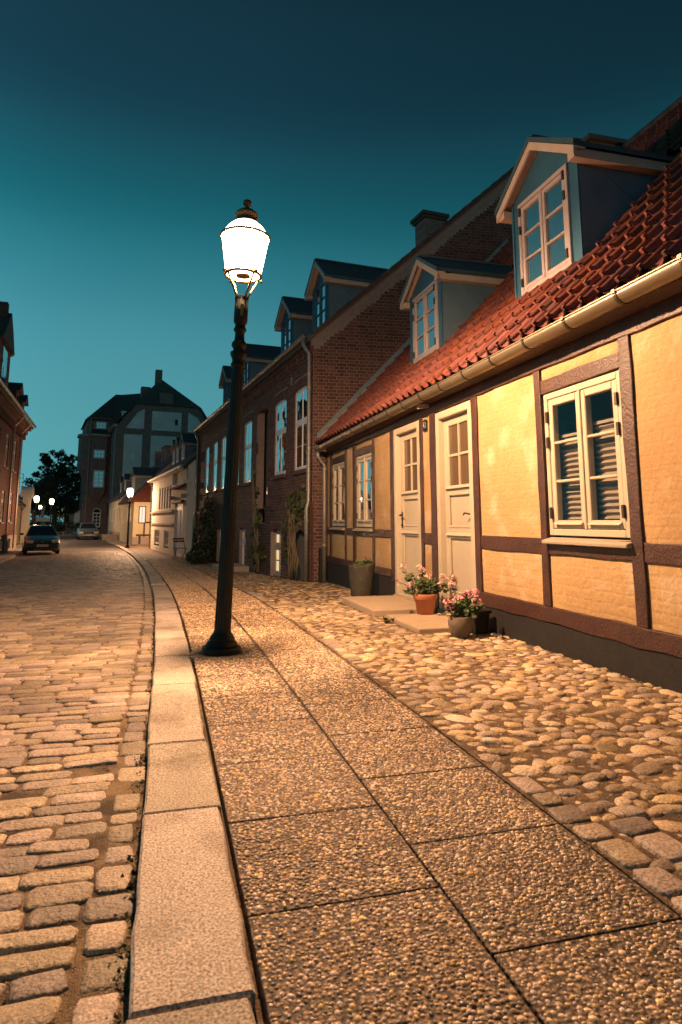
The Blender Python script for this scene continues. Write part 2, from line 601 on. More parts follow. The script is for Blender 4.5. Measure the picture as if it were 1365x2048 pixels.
mat('car_plastic', (.014, .014, .015), (.014, .014, .015), scale=10, rough=.5)
mat('lens_glass', (.55, .48, .40), (.5, .44, .36), scale=30, rough=.12, spec=.8, bump=.1)
mat('plate_white', (.62, .54, .46), (.58, .5, .43), scale=10, rough=.5, bump=0)
mat('plate_black', (.012, .012, .012), (.012, .012, .012), scale=10, rough=.3, bump=0)
mat('enamel_white', (.34, .33, .31), (.32, .31, .29), scale=10, rough=.3, bump=0)
mat('sign_pale', (.55, .48, .38), (.5, .44, .34), scale=10, rough=.6, bump=0)
glass_mat('pane_clear', (.98, .98, .98), .012, see=True, wob=.01)
glass_mat('pane_dark', (.030, .022, .016), .09, wob=.03)
glass_mat('pane_sky', (.030, .030, .028), .72, wob=.05)
glass_mat('pane_dormer', (.035, .055, .06), .50, wob=.02)
glass_mat('pane_frost', (.115, .078, .048), .03, wob=.05)
glass_mat('car_glass', (.012, .014, .015), .10, wob=.0)

# basement panes: lamplight falling on pale panels is put in as glow
glow_mat('pane_lit', (1.0, .72, .42), .85)
glow_mat('pane_lit_far', (1.0, .82, .62), 1.1)
mat('dormer_paint', (.36, .30, .285), (.32, .265, .25), scale=5, rough=.4, bump=.05, spec=.5)
mat('grit_stone', (.30, .20, .115), (.19, .12, .07), scale=60, rough=.8, bump=.1, vary=.6, hue=.015)
# ------------------------------------------------------------------ terrain curves (metres; y runs down the street)
_GY = [-60, 4, 8, 12, 14.5, 20, 32, 60, 4000]
_GZ = [0, 0, -.03, -.12, -.235, -.34, -.58, -.6, -.6]
_dy = np.arange(-60, 400, .1)


def _smooth(a, w):
    k = np.ones(w) / w
    return np.convolve(np.pad(a, (w // 2, w - 1 - w // 2), 'edge'), k, 'valid')


_gz = _smooth(np.interp(_dy, _GY, _GZ), 25)
_kr = _smooth(_smooth(np.interp(_dy, [-60, 4.2, 6, 9.4, 15.5, 22, 32.4, 40.3, 50, 64, 95, 400],
                                [-.036, -.036, -.039, -.097, -.29, -.66, -1.44, -2.36, -3.7, -5.5, -10, -50]), 25), 25)
_kl = _smooth(np.interp(_dy, [-60, 12, 23, 39.6, 55, 64, 95, 400], [-5.0, -5.0, -5.3, -7.5, -9.6, -10.7, -15.5, -58]), 45)


def gz(y):
    return np.interp(y, _dy, _gz)


def kr(y):
    return np.interp(y, _dy, _kr)


def kl(y):
    return np.interp(y, _dy, _kl)


def tang(y, f=kr):
    return math.atan2(float(f(y + .1) - f(y - .1)), .2)       # lean of the street from +y towards +x


BR_P = (2.706, 12.15)      # corner of the brick house


def facade(y):
    return 2.97 if y < 12.12 else BR_P[0] - math.tan(R(6)) * (y - BR_P[1])


KW = .265                  # kerb width
SLAB1, SLAB2 = .535, .54   # two slab columns


def ribbon(name, f0, f1, ys, dz, m, parent=None, nx=2):
    ys = np.asarray(ys, float)
    V_ = []
    for y in ys:
        a, b = f0(y), f1(y)
        for i in range(nx):
            V_.append((a + (b - a) * i / (nx - 1), y, gz(y) + dz))
    F_ = [(j * nx + i, j * nx + i + 1, (j + 1) * nx + i + 1, (j + 1) * nx + i) for j in range(len(ys) - 1) for i in range(nx - 1)]
    return link(name, arr_mesh(name, np.array(V_), np.array(F_), m), parent)


# ------------------------------------------------------------------ ground sheet
ys_all = np.concatenate([np.arange(-60, 100, 2.0), [100, 150, 200, 300, 395]])
g = MB()
for y0, y1 in zip(list(ys_all) + [395], list(ys_all[1:]) + [1500]):
    g.add([(-700, y0, gz(y0) - .2), (700, y0, gz(y0) - .2), (700, y1, gz(y1) - .2), (-700, y1, gz(y1) - .2)], [(0, 1, 2, 3)])
tag(g.build('ground', M_['ground'], recalc=False), 'bare dark ground under the whole street', 'ground', kind='structure')

# ------------------------------------------------------------------ road: sanded bed and stone setts
ROAD_Z = -.062             # sett tops below the pavement
road = tag(ribbon('road', lambda y: kl(y) - .02, lambda y: kr(y) + .05, np.arange(37.5, 96, 1.0), ROAD_Z - .004, M_['asphalt_far']),
           'street paved with worn stone setts, sand in the joints', 'road', kind='structure')
bed_y = np.concatenate([np.arange(.7, 7, .035), np.arange(7, 38, .15)])
bed_d = np.concatenate([np.arange(-.02, 1.6, .035), np.arange(1.6, 5.9, .12)])


def road_noise(x, y):
    return mnoise.noise((x * 2.3, y * 2.3, 0.3)) * .0025 + mnoise.noise((x * 11, y * 11, 4.3)) * .0025


def sand_lift(d, y):
    return .005 * math.exp(-((d - .17) / .07) ** 2) * math.exp(-((y - 2.75) / .5) ** 2) + .001 * math.exp(-(d / .12) ** 2)


V_ = []
for y in bed_y:
    k_, z_ = float(kr(y)) + .03, float(gz(y))
    for d in bed_d:
        x = k_ - d
        V_.append((x, y, z_ + ROAD_Z - .0095 + road_noise(x, y) + sand_lift(d, y)))
nb_ = len(bed_d)
F_ = np.array([(j * nb_ + i, j * nb_ + i + 1, (j + 1) * nb_ + i + 1, (j + 1) * nb_ + i)
               for j in range(len(bed_y) - 1) for i in range(nb_ - 1)])
tag(link('sand_bed', arr_mesh('sand_bed', np.array(V_), F_[:, ::-1], M_['sand'], True), road), kind='stuff')

setts = []                 # x, y, heading, half width, half length, dz
y = .75
while y < 38:
    p_ = .094 * random.uniform(.88, 1.14)
    W_ = float(kr(y) - kl(y))
    d = .126 + random.uniform(0, .022)
    t_ = tang(y)
    while d < W_ - .02 and d < 6.2:
        w_ = random.uniform(.135, .27)
        dz = random.gauss(0, .0025)
        sunk = d < .5 and 2.1 < y < 3.5
        if sunk:
            dz -= random.uniform(0, .006)
        if not (sunk and random.random() < .08):
            c_ = d + w_ / 2
            x = float(kr(y)) - c_ * math.cos(t_)
            setts.append((x, y + c_ * math.sin(t_) * .6 + .006 * math.sin(d * 3 + y), t_, w_ / 2 - .0045, p_ / 2 - .0035, dz, c_))
        d += w_
    y += p_
y = .7
while y < 38:              # gutter course along the kerb
    l_ = random.uniform(.10, .19)
    if not (2.3 < y < 3.2 and random.random() < .15):
        setts.append((float(kr(y + l_ / 2)) - .068 + random.gauss(0, .005), y + l_ / 2, tang(y), .052 + random.gauss(0, .004), l_ / 2 - .009, random.gauss(-.001, .002) - (.003 if 2.2 < y < 3.3 else 0), .08))
    y += l_
B8 = np.array([(-1, -.66), (-.82, -1), (.82, -1), (1, -.66), (1, .66), (.82, 1), (-.82, 1), (-1, .66)])


def sett_verts(s):
    x, y, t, hw, hl, dz, c = s
    b = B8 * (hw, hl) + rng.normal(0, .0038, (8, 2))
    b += rng.normal(0, .006, (1, 2)) * np.sign(B8)
    rings = [(1.04, -.04), (1.0, -.006), (.94, -.0012), (.72, .001)]
    P = [np.column_stack([b * k, np.full(8, z)]) for k, z in rings]
    tilt = rng.normal(0, .02, 2)
    P.append(np.array([[0, 0, .002]]))
    P = np.vstack(P)
    P[:, 2] += P[:, 0] * tilt[0] + P[:, 1] * tilt[1] + dz
    ca, sa = math.cos(t), math.sin(t)
    out_ = P.copy()
    out_[:, 0] = P[:, 0] * ca + P[:, 1] * sa
    out_[:, 1] = -P[:, 0] * sa + P[:, 1] * ca
    return out_


SF = []
for r_ in range(3):
    for k in range(8):
        a, b, c, d = r_ * 8 + k, r_ * 8 + (k + 1) % 8, (r_ + 1) * 8 + (k + 1) % 8, (r_ + 1) * 8 + k
        SF += [(a, b, c), (a, c, d)]
SF += [(24 + k, 24 + (k + 1) % 8, 32) for k in range(8)]
SF = np.array(SF)


def area_px(x, y, z, r2):
    q = proj((x, y, z))
    if q is None or not (-10 < q[0] < 1375 and 0 < q[1] < 2060):
        return 0
    return r2 / q[2] ** 3


order = sorted(range(len(setts)), key=lambda i: -area_px(setts[i][0], setts[i][1], gz(setts[i][1]) + ROAD_Z, setts[i][3] * setts[i][4]))
pick = set(order[:300])
rest = []
for i, s_ in enumerate(setts):
    P = sett_verts(s_)
    o_ = np.array([s_[0], s_[1], float(gz(s_[1])) + ROAD_Z])
    if i in pick:
        link('sett', arr_mesh('sett', P, SF, M_['sett_stone'], True), road, tuple(o_))
    else:
        rest.append(P + o_)
V_ = np.vstack(rest)
F_ = (SF[None] + (np.arange(len(rest)) * 33)[:, None, None]).reshape(-1, 3)
tag(link('setts', arr_mesh('setts', V_, F_, M_['sett_stone'], True), road), kind='stuff')

# ------------------------------------------------------------------ kerbs
kerb = tag(ribbon('kerb', lambda y: kr(y) - .0, lambda y: kr(y) + KW, np.concatenate([np.arange(-1, 26, .5), np.arange(26, 95, 1.0)]), -.06, M_['soil']),
           'granite kerb between the sett road and the slab pavement', 'kerb', kind='structure')


def kerb_stone(y0, y1, f, side, parent):
    n = max(4, int((y1 - y0) / .12))
    rings = [(y0 + .003, -.007)] + [(y0 + .010 + (y1 - y0 - .02) * i / n, 0) for i in range(n + 1)] + [(y1 - .003, -.007)]
    tilt, lift = random.gauss(0, .004), random.gauss(0, .003)
    sh = random.gauss(0, .004)
    V_, F_ = [], []
    for (y, dz) in rings:
        e1, e2 = random.gauss(0, .0028), random.gauss(0, .0028)
        ins = .006 if dz < 0 else 0
        prof = [(0, -.14), (0 + e1 + ins, -.010), (.008 + e1 + ins, 0), (.09, .001), (KW - .095, .001), (KW - .012 + e2 - ins, 0), (KW - .004 + e2 - ins, -.010), (KW - .004, -.14)]
        for (a, z) in prof:
            V_.append((float(f(y)) + side * (a + sh), y, float(gz(y)) + z + dz + lift + tilt * (y - y0)))
    m = len(rings)
    for j in range(m - 1):
        F_ += [(j * 8 + i, j * 8 + i + 1, (j + 1) * 8 + i + 1, (j + 1) * 8 + i) for i in range(7)]
    mb = MB().add(V_, F_ + [tuple(range(8)), tuple(range((m - 1) * 8, m * 8))])
    return mb.build('kerb_stone', M_['kerb_granite'], parent, smooth=False)


js = [-.2, .62, 1.551, 2.503, 3.237, 4.36, 5.28, 6.15]
while js[-1] < 60:
    js.append(js[-1] + random.uniform(.75, 1.05))
for a, b in zip(js, js[1:]):
    kerb_stone(a, b, kr, 1, kerb)
kerb_l = tag(ribbon('kerb_left', lambda y: kl(y) - KW, lambda y: kl(y), np.arange(12, 94, 1.0), -.06, M_['soil']),
             'granite kerb along the far side of the road beside the dark car', 'kerb', kind='structure')
y = 13
while y < 60:
    l_ = random.uniform(.8, 1.2)
    kerb_stone(y, y + l_, kl, -1, kerb_l)
    y += l_

# ------------------------------------------------------------------ pavement of exposed-aggregate slabs
m, nt, out = nodes_of('aggregate')
geo = N(nt, 'NewGeometry')
vo = N(nt, 'TexVoronoi')
vo.inputs['Scale'].default_value = 78
nt.links.new(geo.outputs['Position'], vo.inputs['Vector'])
sp = N(nt, 'SeparateColor')
nt.links.new(vo.outputs['Color'], sp.inputs[0])
c_ = mixc(nt, sp.outputs[0], (.09, .058, .034), (.46, .34, .21))
c_ = mixc(nt, sp.outputs[1], c_, (.30, .185, .10))
dk = N(nt, 'MapRange')
for i_, v_ in ((1, .22), (2, .62), (3, 0.0), (4, 1.0)):
    dk.inputs[i_].default_value = v_
nt.links.new(vo.outputs['Distance'], dk.inputs[0])
c_ = mixc(nt, dk.outputs[0], c_, (.05, .032, .02))
st = N(nt, 'TexNoise')
st.inputs['Scale'].default_value = 2.1
st.inputs['Detail'].default_value = 6
nt.links.new(geo.outputs['Position'], st.inputs['Vector'])
sr = N(nt, 'MapRange')
for i_, v_ in ((1, .38), (2, .62), (3, .72), (4, 1.12)):
    sr.inputs[i_].default_value = v_
nt.links.new(st.outputs[0], sr.inputs[0])
oi = N(nt, 'ObjectInfo')
orr = N(nt, 'MapRange')
orr.inputs[3].default_value, orr.inputs[4].default_value = .86, 1.12
nt.links.new(oi.outputs['Random'], orr.inputs[0])
om = N(nt, 'Math', operation='MULTIPLY')
nt.links.new(sr.outputs[0], om.inputs[0])
nt.links.new(orr.outputs[0], om.inputs[1])
sc = N(nt, 'VectorMath', operation='SCALE')
nt.links.new(c_, sc.inputs[0])
nt.links.new(om.outputs[0], sc.inputs['Scale'])
bs = N(nt, 'BsdfPrincipled')
bs.inputs['Roughness'].default_value = .75
nt.links.new(sc.outputs[0], bs.inputs['Base Color'])
bu = N(nt, 'Bump')
bu.invert = True
bu.inputs['Strength'].default_value = .8
bu.inputs['Distance'].default_value = .008
nt.links.new(vo.outputs['Distance'], bu.inputs['Height'])
nt.links.new(bu.outputs[0], bs.inputs['Normal'])
nt.links.new(bs.outputs[0], out.inputs[0])

pavement = tag(ribbon('pavement', lambda y: kr(y) + KW, lambda y: kr(y) + KW + SLAB1 + SLAB2 + .04, np.concatenate([np.arange(-1, 26, .5), np.arange(26, 48, 1.0)]), -.04, M_['soil']),
               'pavement of two rows of pebble-dash concrete slabs', 'pavement', kind='structure')
LAMP = (.46, 5.29)
SP = .535
slab_info = []
for colm, (off, wd, ph) in enumerate(((KW + .012, SLAB1, 2.36), (KW + .012 + SLAB1, SLAB2, 2.60))):
    y = ph - SP * 6
    while y < 46:
        a, b = y + .0032, y + SP - .0032
        tl = [random.gauss(-.0006, .0006) for _ in range(4)]
        xs = lambda yy, o: float(kr(yy)) + o
        lo, hi = off + .0035, off + wd - .0035
        P = [(xs(a, lo), a), (xs(a, hi), a), (xs(b, hi), b), (xs(b, lo), b)]
        mb = MB().hexa([(p[0], p[1], float(gz(p[1])) - .07) for p in P] + [(p[0], p[1], float(gz(p[1])) + t) for p, t in zip(P, tl)])
        if in_frame((P[0][0] + .25, y + .25, gz(y)), 200):
            mb.build('paving_slab', M_['aggregate'], pavement, bevel=.002 if y < 9 else 0, seg=1)
        slab_info.append((colm, a, b, tl))
        y += SP

# the loose-looking pebbles of the slab faces, near enough to see one by one
DV = np.array([(math.cos(k * math.pi / 3), math.sin(k * math.pi / 3), -.15) for k in range(6)] +
              [(math.cos(k * math.pi / 3 + .3) * .74, math.sin(k * math.pi / 3 + .3) * .74, .55) for k in range(6)] + [(0, 0, .82)])
DF = []
for k in range(6):
    DF += [(k, (k + 1) % 6, 6 + (k + 1) % 6), (k, 6 + (k + 1) % 6, 6 + k), (6 + k, 6 + (k + 1) % 6, 12)]
DF = np.array(DF)


def pebbles(y0, y1, pitch):
    T = []
    for colm, (off, wd, ph) in enumerate(((KW + .012, SLAB1, 2.36), (KW + .012 + SLAB1, SLAB2, 2.60))):
        nx_, ny_ = int((wd - .02) / pitch), int((y1 - y0) / pitch)
        gx, gy = np.meshgrid(np.arange(nx_), np.arange(ny_))
        gx = gx + .5 * (gy % 2)
        px = off + .011 + (gx + rng.uniform(-.38, .38, gx.shape)) * pitch
        py = y0 + (gy + rng.uniform(-.38, .38, gy.shape)) * pitch
        px, py = px.ravel(), py.ravel()
        ph_ = ((py - ph) % SP)
        keep = (px > off + .008) & (px < off + wd - .008) & (ph_ > .008) & (ph_ < SP - .008) & (rng.random(len(px)) < .86)
        px, py = px[keep], py[keep]
        X = kr(py) + px
        keep = (X - LAMP[0]) ** 2 + (py - LAMP[1]) ** 2 > .17 ** 2
        X, py = X[keep], py[keep]
        n = len(X)
        a = pitch * rng.uniform(.26, .66, n) * rng.choice([1, 1, 1, 1.3], n)
        b = a * rng.uniform(.55, .95, n)
        h = a * rng.uniform(.16, .42, n)
        t = rng.uniform(0, 2 * math.pi, n)
        M = np.zeros((n, 3, 4))
        M[:, 0, 0], M[:, 0, 1] = np.cos(t) * a, -np.sin(t) * b
        M[:, 1, 0], M[:, 1, 1] = np.sin(t) * a, np.cos(t) * b
        M[:, 2, 2] = h
        M[:, 0, 3], M[:, 1, 3], M[:, 2, 3] = X, py, gz(py) + .0005
        T.append(M)
    return np.concatenate(T)


T = np.concatenate([pebbles(1.05, 3.6, .0142), pebbles(3.6, 6.5, .0165), pebbles(6.5, 9.5, .020), pebbles(9.5, 15, .023), pebbles(15, 27, .030)])
tag(link('pebbles', replicate(DV, DF, T, 'pebbles', M_['pebble'], True), pavement), kind='stuff')

pav_l = tag(ribbon('pavement_left', lambda y: kl(y) - KW - 1.7, lambda y: kl(y) - KW, np.arange(12, 60, 1.0), -.005, M_['stone_trim']),
            'narrow pavement in front of the brick house beside the dark car', 'pavement', kind='structure')
pav_far = tag(ribbon('pavement_far', lambda y: kr(y) + KW, lambda y: kr(y) + 14, np.arange(45.5, 90, 2.0), -.02, M_['stone_trim']),
              'pavement in front of the cream house down the street', 'pavement', kind='structure')

# ------------------------------------------------------------------ cobbled strip along the houses
EDGE = KW + .012 + SLAB1 + SLAB2 + .012
strip = tag(ribbon('cobbled_strip', lambda y: kr(y) + EDGE, lambda y: facade(y) + .25, np.concatenate([np.arange(.3, 12, .1), np.arange(12, 46, .5)]), -.0075, M_['soil'], nx=2),
            'strip of round field cobbles between the slabs and the houses', 'cobbles', kind='structure')
STEPS = [(2.23, 2.99, 6.92, 8.28), (2.28, 2.99, 5.73, 6.73)]
grid = {}
stones = []


def try_stone(x, y, r, k=.77):
    gx, gy = int(x / .1), int(y / .1)
    for i in (-1, 0, 1):
        for j in (-1, 0, 1):
            for (x2, y2, r2) in grid.get((gx + i, gy + j), ()):
                if (x - x2) ** 2 + (y - y2) ** 2 < ((r + r2) * k) ** 2:
                    return False
    grid.setdefault((gx, gy), []).append((x, y, r))
    return True


def strip_ok(x, y, r):
    if x - r < float(kr(y)) + EDGE or x + r > facade(y) + .04:
        return False
    return not any(a - r < x < b and c - r < y < d + r for a, b, c, d in STEPS)


# flat border setts next to the slabs
border = []
for (y0, y1) in ((.95, 2.35), (4.45, 5.6), (8.2, 11.5)):
    y = y0
    while y < y1:
        l_ = random.uniform(.10, .17)
        x = float(kr(y)) + EDGE + .062
        border.append((x, y + l_ / 2, tang(y), .052 + random.gauss(0, .005), l_ / 2 - .010, random.gauss(.004, .003), 0))
        grid.setdefault((int(x / .1), int((y + l_ / 2) / .1)), []).append((x, y + l_ / 2, l_ * .5))
        if y < 2.0:
            x2 = x + .15 + random.uniform(-.01, .02)
            border.append((x2, y + l_ / 2, tang(y) + random.gauss(0, .15), .065 + random.gauss(0, .01), l_ / 2 - .008, random.gauss(.004, .003), 0))
            grid.setdefault((int(x2 / .1), int((y + l_ / 2) / .1)), []).append((x2, y + l_ / 2, l_ * .55))
        y += l_
for s_ in border:
    link('sett', arr_mesh('sett', sett_verts(s_), SF, M_['sett_stone'], True), strip, (s_[0], s_[1], float(gz(s_[1]))))
for (rad, n) in ((.066, 260), (.052, 3000), (.043, 9000), (.034, 16000), (.026, 18000), (.018, 16000)):
    for _ in range(n):
        y = 1.0 + 25 * random.random() ** 1.35
        x = random.uniform(float(kr(y)) + EDGE, facade(y))
        r = rad * random.uniform(.85, 1.15)
        if strip_ok(x, y, r * .9) and try_stone(x, y, r):
            stones.append((x, y, r))
# a few rounded base shapes
bases = []
for k in range(7):
    bm = bmesh.new()
    bmesh.ops.create_icosphere(bm, subdivisions=2, radius=1)
    for v in bm.verts:
        n_ = mnoise.noise(v.co * 1.1 + Vector((k * 7.1, 0, 0)))
        n2 = mnoise.noise(v.co * 2.3 + Vector((0, k * 3.3, 0)))
        v.co *= 1 + .30 * n_ + .16 * n2
        if v.co.z > .62:
            v.co.z = .62 + (v.co.z - .62) * .45
    bm.verts.ensure_lookup_table()
    bases.append((np.array([v.co[:] for v in bm.verts]), np.array([[v.index for v in f.verts] for f in bm.faces])))
    bm.free()
cob_mesh = [arr_mesh('cobblestone', bv, bf, M_['cobble'], True) for bv, bf in bases]
rank = sorted(range(len(stones)), key=lambda i: -area_px(stones[i][0], stones[i][1], gz(stones[i][1]), stones[i][2] ** 2))
pick = set(rank[:300])
Ts = [[] for _ in bases]
for i, (x, y, r) in enumerate(stones):
    k = random.randrange(len(bases))
    th = random.gauss(0, .55)
    asp = random.uniform(1.0, 1.75)
    a, b, c = r * math.sqrt(asp), r / math.sqrt(asp), min(.034, r * random.uniform(.62, .85))
    flat = .75 if y > 8.5 else 1
    c *= flat * .85
    z = float(gz(y)) - .022 + random.uniform(-.003, .006) + c * .12
    if i in pick:
        o = link('cobblestone', cob_mesh[k], strip, (x, y, z), th)
        o.scale = (a, b, c)
        o.rotation_euler = (random.gauss(0, .07), random.gauss(0, .07), th)
    else:
        ct, s_t = math.cos(th), math.sin(th)
        Ts[k].append([[ct * a, -s_t * b, 0, x], [s_t * a, ct * b, 0, y], [0, 0, c, z]])
V_, F_, o_ = [], [], 0
for (bv, bf), T in zip(bases, Ts):
    T = np.array(T)
    P = (np.einsum('kij,nj->kni', T[:, :, :3], bv) + T[:, None, :, 3]).reshape(-1, 3)
    V_.append(P)
    F_.append((bf[None] + (np.arange(len(T)) * len(bv))[:, None, None]).reshape(-1, 3) + o_)
    o_ += len(P)
tag(link('cobblestones', arr_mesh('cobblestones', np.vstack(V_), np.vstack(F_), M_['cobble'], True), strip), kind='stuff')

# ------------------------------------------------------------------ grit lying between the stones
def grit(n, y0, y1, xf, zf, r0, r1, parent, seed, m_):
    r_ = np.random.default_rng(seed)
    py = y0 + (y1 - y0) * r_.random(n) ** 1.5
    X = xf(py, r_.random(n))
    a = r_.uniform(r0, r1, n) ** 1.0
    b = a * r_.uniform(.6, 1, n)
    t = r_.uniform(0, 6.28, n)
    M = np.zeros((n, 3, 4))
    M[:, 0, 0], M[:, 0, 1] = np.cos(t) * a, -np.sin(t) * b
    M[:, 1, 0], M[:, 1, 1] = np.sin(t) * a, np.cos(t) * b
    M[:, 2, 2] = a * r_.uniform(.4, .9, n)
    M[:, 0, 3], M[:, 1, 3], M[:, 2, 3] = X, py, zf(X, py)
    return tag(link('grit', replicate(DV, DF, M, 'grit', M_[m_], True), parent), kind='stuff')


grit(30000, 1.0, 8.0, lambda y, u: kr(y) + EDGE + u * (2.97 - EDGE - kr(y)), lambda X, y: gz(y) - .0075, .002, .0055, strip, 71, 'grit_stone')
grit(20000, 1.0, 6.5, lambda y, u: kr(y) - .01 - 2.2 * u ** 1.5, lambda X, y: gz(y) + ROAD_Z - .011, .0018, .0050, road, 72, 'grit_stone')

# ------------------------------------------------------------------ weeds and leaf litter in the joints
V_, F_ = [], []


def tuft(x, y, z, h, n, spread):
    for _ in range(n):
        t = random.uniform(0, 2 * math.pi)
        l = h * random.uniform(.5, 1.2)
        bx, by = x + random.gauss(0, spread), y + random.gauss(0, spread)
        dx, dy = math.cos(t), math.sin(t)
        w = l * random.uniform(.18, .35)
        ex, ey, ez = bx + dx * l * .7, by + dy * l * .7, z + l * random.uniform(.15, .7)
        o = len(V_)
        V_.extend([(bx, by, z), ((bx + ex) / 2 - dy * w, (by + ey) / 2 + dx * w, z + (ez - z) * .7),
                   (ex, ey, ez), ((bx + ex) / 2 + dy * w, (by + ey) / 2 - dx * w, z + (ez - z) * .6)])
        F_.append((o, o + 1, o + 2, o + 3))


for _ in range(520):       # along the kerb foot
    y = 1.1 + 9 * random.random() ** 1.8
    if random.random() > .35 + .65 * (mnoise.noise((y * 2.1, 3, 0)) > -.05):
        continue
    tuft(float(kr(y)) - abs(random.gauss(.012, .018)), y, float(gz(y)) + ROAD_Z - .008, random.uniform(.010, .024), random.randint(5, 12), .010)
for _ in range(430):       # second joint, between the gutter course and the rows
    y = 1.1 + 9 * random.random() ** 1.6
    if mnoise.noise((y * 1.4, 8, 0)) < -.1:
        continue
    tuft(float(kr(y)) - .15 - abs(random.gauss(0, .05)), y, float(gz(y)) + ROAD_Z - .010, random.uniform(.008, .020), random.randint(4, 10), .010)
for _ in range(420):       # joints of the road
    y = 1.1 + 5 * random.random() ** 1.4
    x = float(kr(y)) - random.uniform(.2, 1.8)
    if mnoise.noise((x * 2, y * 2, 1)) < .08:
        continue
    tuft(x, y, float(gz(y)) + ROAD_Z - .012, random.uniform(.006, .014), random.randint(3, 8), .010)
for _ in range(260):       # among the cobbles
    y = 1.5 + 9 * random.random()
    x = random.uniform(float(kr(y)) + EDGE, 2.95)
    tuft(x, y, float(gz(y)) - .018, random.uniform(.008, .018), random.randint(3, 7), .010)
tuft(2.22, 6.45, float(gz(6.4)), .07, 26, .02)
for _ in range(60):
    y = random.uniform(3.3, 5.4)
    tuft(2.93 + random.gauss(0, .01), y, float(gz(y)) - .01, random.uniform(.012, .03), 4, .008)
for _ in range(170):       # leaf litter beside the brick house
    y = random.uniform(10.5, 14.5)
    tuft(facade(y) - abs(random.gauss(.05, .16)), y, float(gz(y)), random.uniform(.02, .04), 4, .03)
tag(link('weeds', arr_mesh('weeds', np.array(V_), np.array(F_), M_['weed'])), 'small reddish weeds and dead leaves in the paving joints', 'weeds', kind='stuff')
# ------------------------------------------------------------------ windows, walls and dormers shared by the houses
def window(parent, y0, y1, z0, z1, x=0.0, s=1, sashes=2, rows=3, fm='cream_paint', pm='pane_dark', fw=.045, sw=.05, bw=.022,
           hinges=False, sill=None, transom=None, deep=.07, name='window', parts=True, drip=False, cols=1, inset=.018):
    """s = +1: the room lies towards +x. The window's frame carries sashes, bars, panes, hinges and sill."""
    X = lambda a, b: (min(x + s * a, x + s * b), max(x + s * a, x + s * b))
    w = MB().ring(*X(-.008 if inset > .01 else -.003, deep), y0, y1, z0, z1, fw, fw)
    bays = [(z0 + fw, z1 - fw)]
    if transom:
        w.box(*X(-.012 if inset > .01 else -.005, deep - .004), y0 + fw, y1 - fw, transom - .03, transom + .03)
        bays = [(z0 + fw, transom - .03), (transom + .03, z1 - fw)]
    mid = [y0 + fw + (y1 - y0 - 2 * fw) * i / sashes for i in range(sashes + 1)]
    if sashes > 1 and parts:
        for m_ in mid[1:-1]:
            w.box(*X(-.014 if inset > .01 else -.004, .02), m_ - .012, m_ + .012, z0 + fw, z1 - fw)
    win = w.build(name, M_[fm], parent, bevel=.004 if parts else 0, seg=1)
    for bi, (za, zb) in enumerate(bays):
        nr = rows if not isinstance(rows, (list, tuple)) else rows[bi]
        for i in range(sashes):
            a, b = mid[i] + .004, mid[i + 1] - .004
            if parts:
                MB().ring(*X(-.002, deep - .02), a, b, za + .004, zb - .004, sw, sw * 1.15).build('sash', M_[fm], win, bevel=.005, seg=1)
            else:
                MB().ring(*X(.002, deep - .02), a, b, za + .003, zb - .003, sw, sw).build('sash', M_[fm], win)
            ga, gb, gc, gd = a + sw, b - sw, za + sw * 1.15, zb - sw
            ph, pw = (gd - gc) / nr, (gb - ga) / cols
            for r_ in range(nr):
                for c_ in range(cols):
                    MB().box(*X(inset, inset + .004), ga + pw * c_ - .004, ga + pw * (c_ + 1) + .004, gc + ph * r_ - .004, gc + ph * (r_ + 1) + .004).build('pane', M_[pm], win)
            for r_ in range(1, nr):
                zz = gc + ph * r_
                if parts:
                    MB().box(*X(.0, .04), ga, gb, zz - bw / 2, zz + bw / 2).build('glazing_bar', M_[fm], win, bevel=.006, seg=1)
                else:
                    MB().box(*X(.004, .04), ga, gb, zz - bw / 2, zz + bw / 2).build('glazing_bar', M_[fm], win)
            for c_ in range(1, cols):
                yy = ga + pw * c_
                MB().box(*X(.003, .04), yy - bw / 2, yy + bw / 2, gc, gd).build('glazing_bar', M_[fm], win)
            if hinges and bi == len(bays) - 1 or (hinges and len(bays) == 1):
                for hz in (za + (zb - za) * .12, za + (zb - za) * .66, za + (zb - za) * .86):
                    hy = mid[0] - .002 if i == 0 else mid[-1] + .002
                    MB().box(*X(-.026, -.009), hy - .011, hy + .011, hz - .045, hz + .045).build('hinge', M_['hinge_steel'], win)
            if drip:
                MB().prism([(x - s * .03, za + .035), (x, za + .06), (x, za + .035)], 'y', a + .03, b - .03).build('drip_bar', M_[fm], win)
    if sill:
        MB().hexa([(x - s * .075, y0 - .03, z0 - .065), (x + s * .02, y0 - .03, z0 - .065), (x + s * .02, y1 + .02, z0 - .065), (x - s * .075, y1 + .02, z0 - .065),
                   (x - s * .075, y0 - .03, z0 - .04), (x + s * .02, y0 - .03, z0 - .012), (x + s * .02, y1 + .02, z0 - .012), (x - s * .075, y1 + .02, z0 - .04)]).build('sill', M_[sill], win, bevel=.006)
    return win


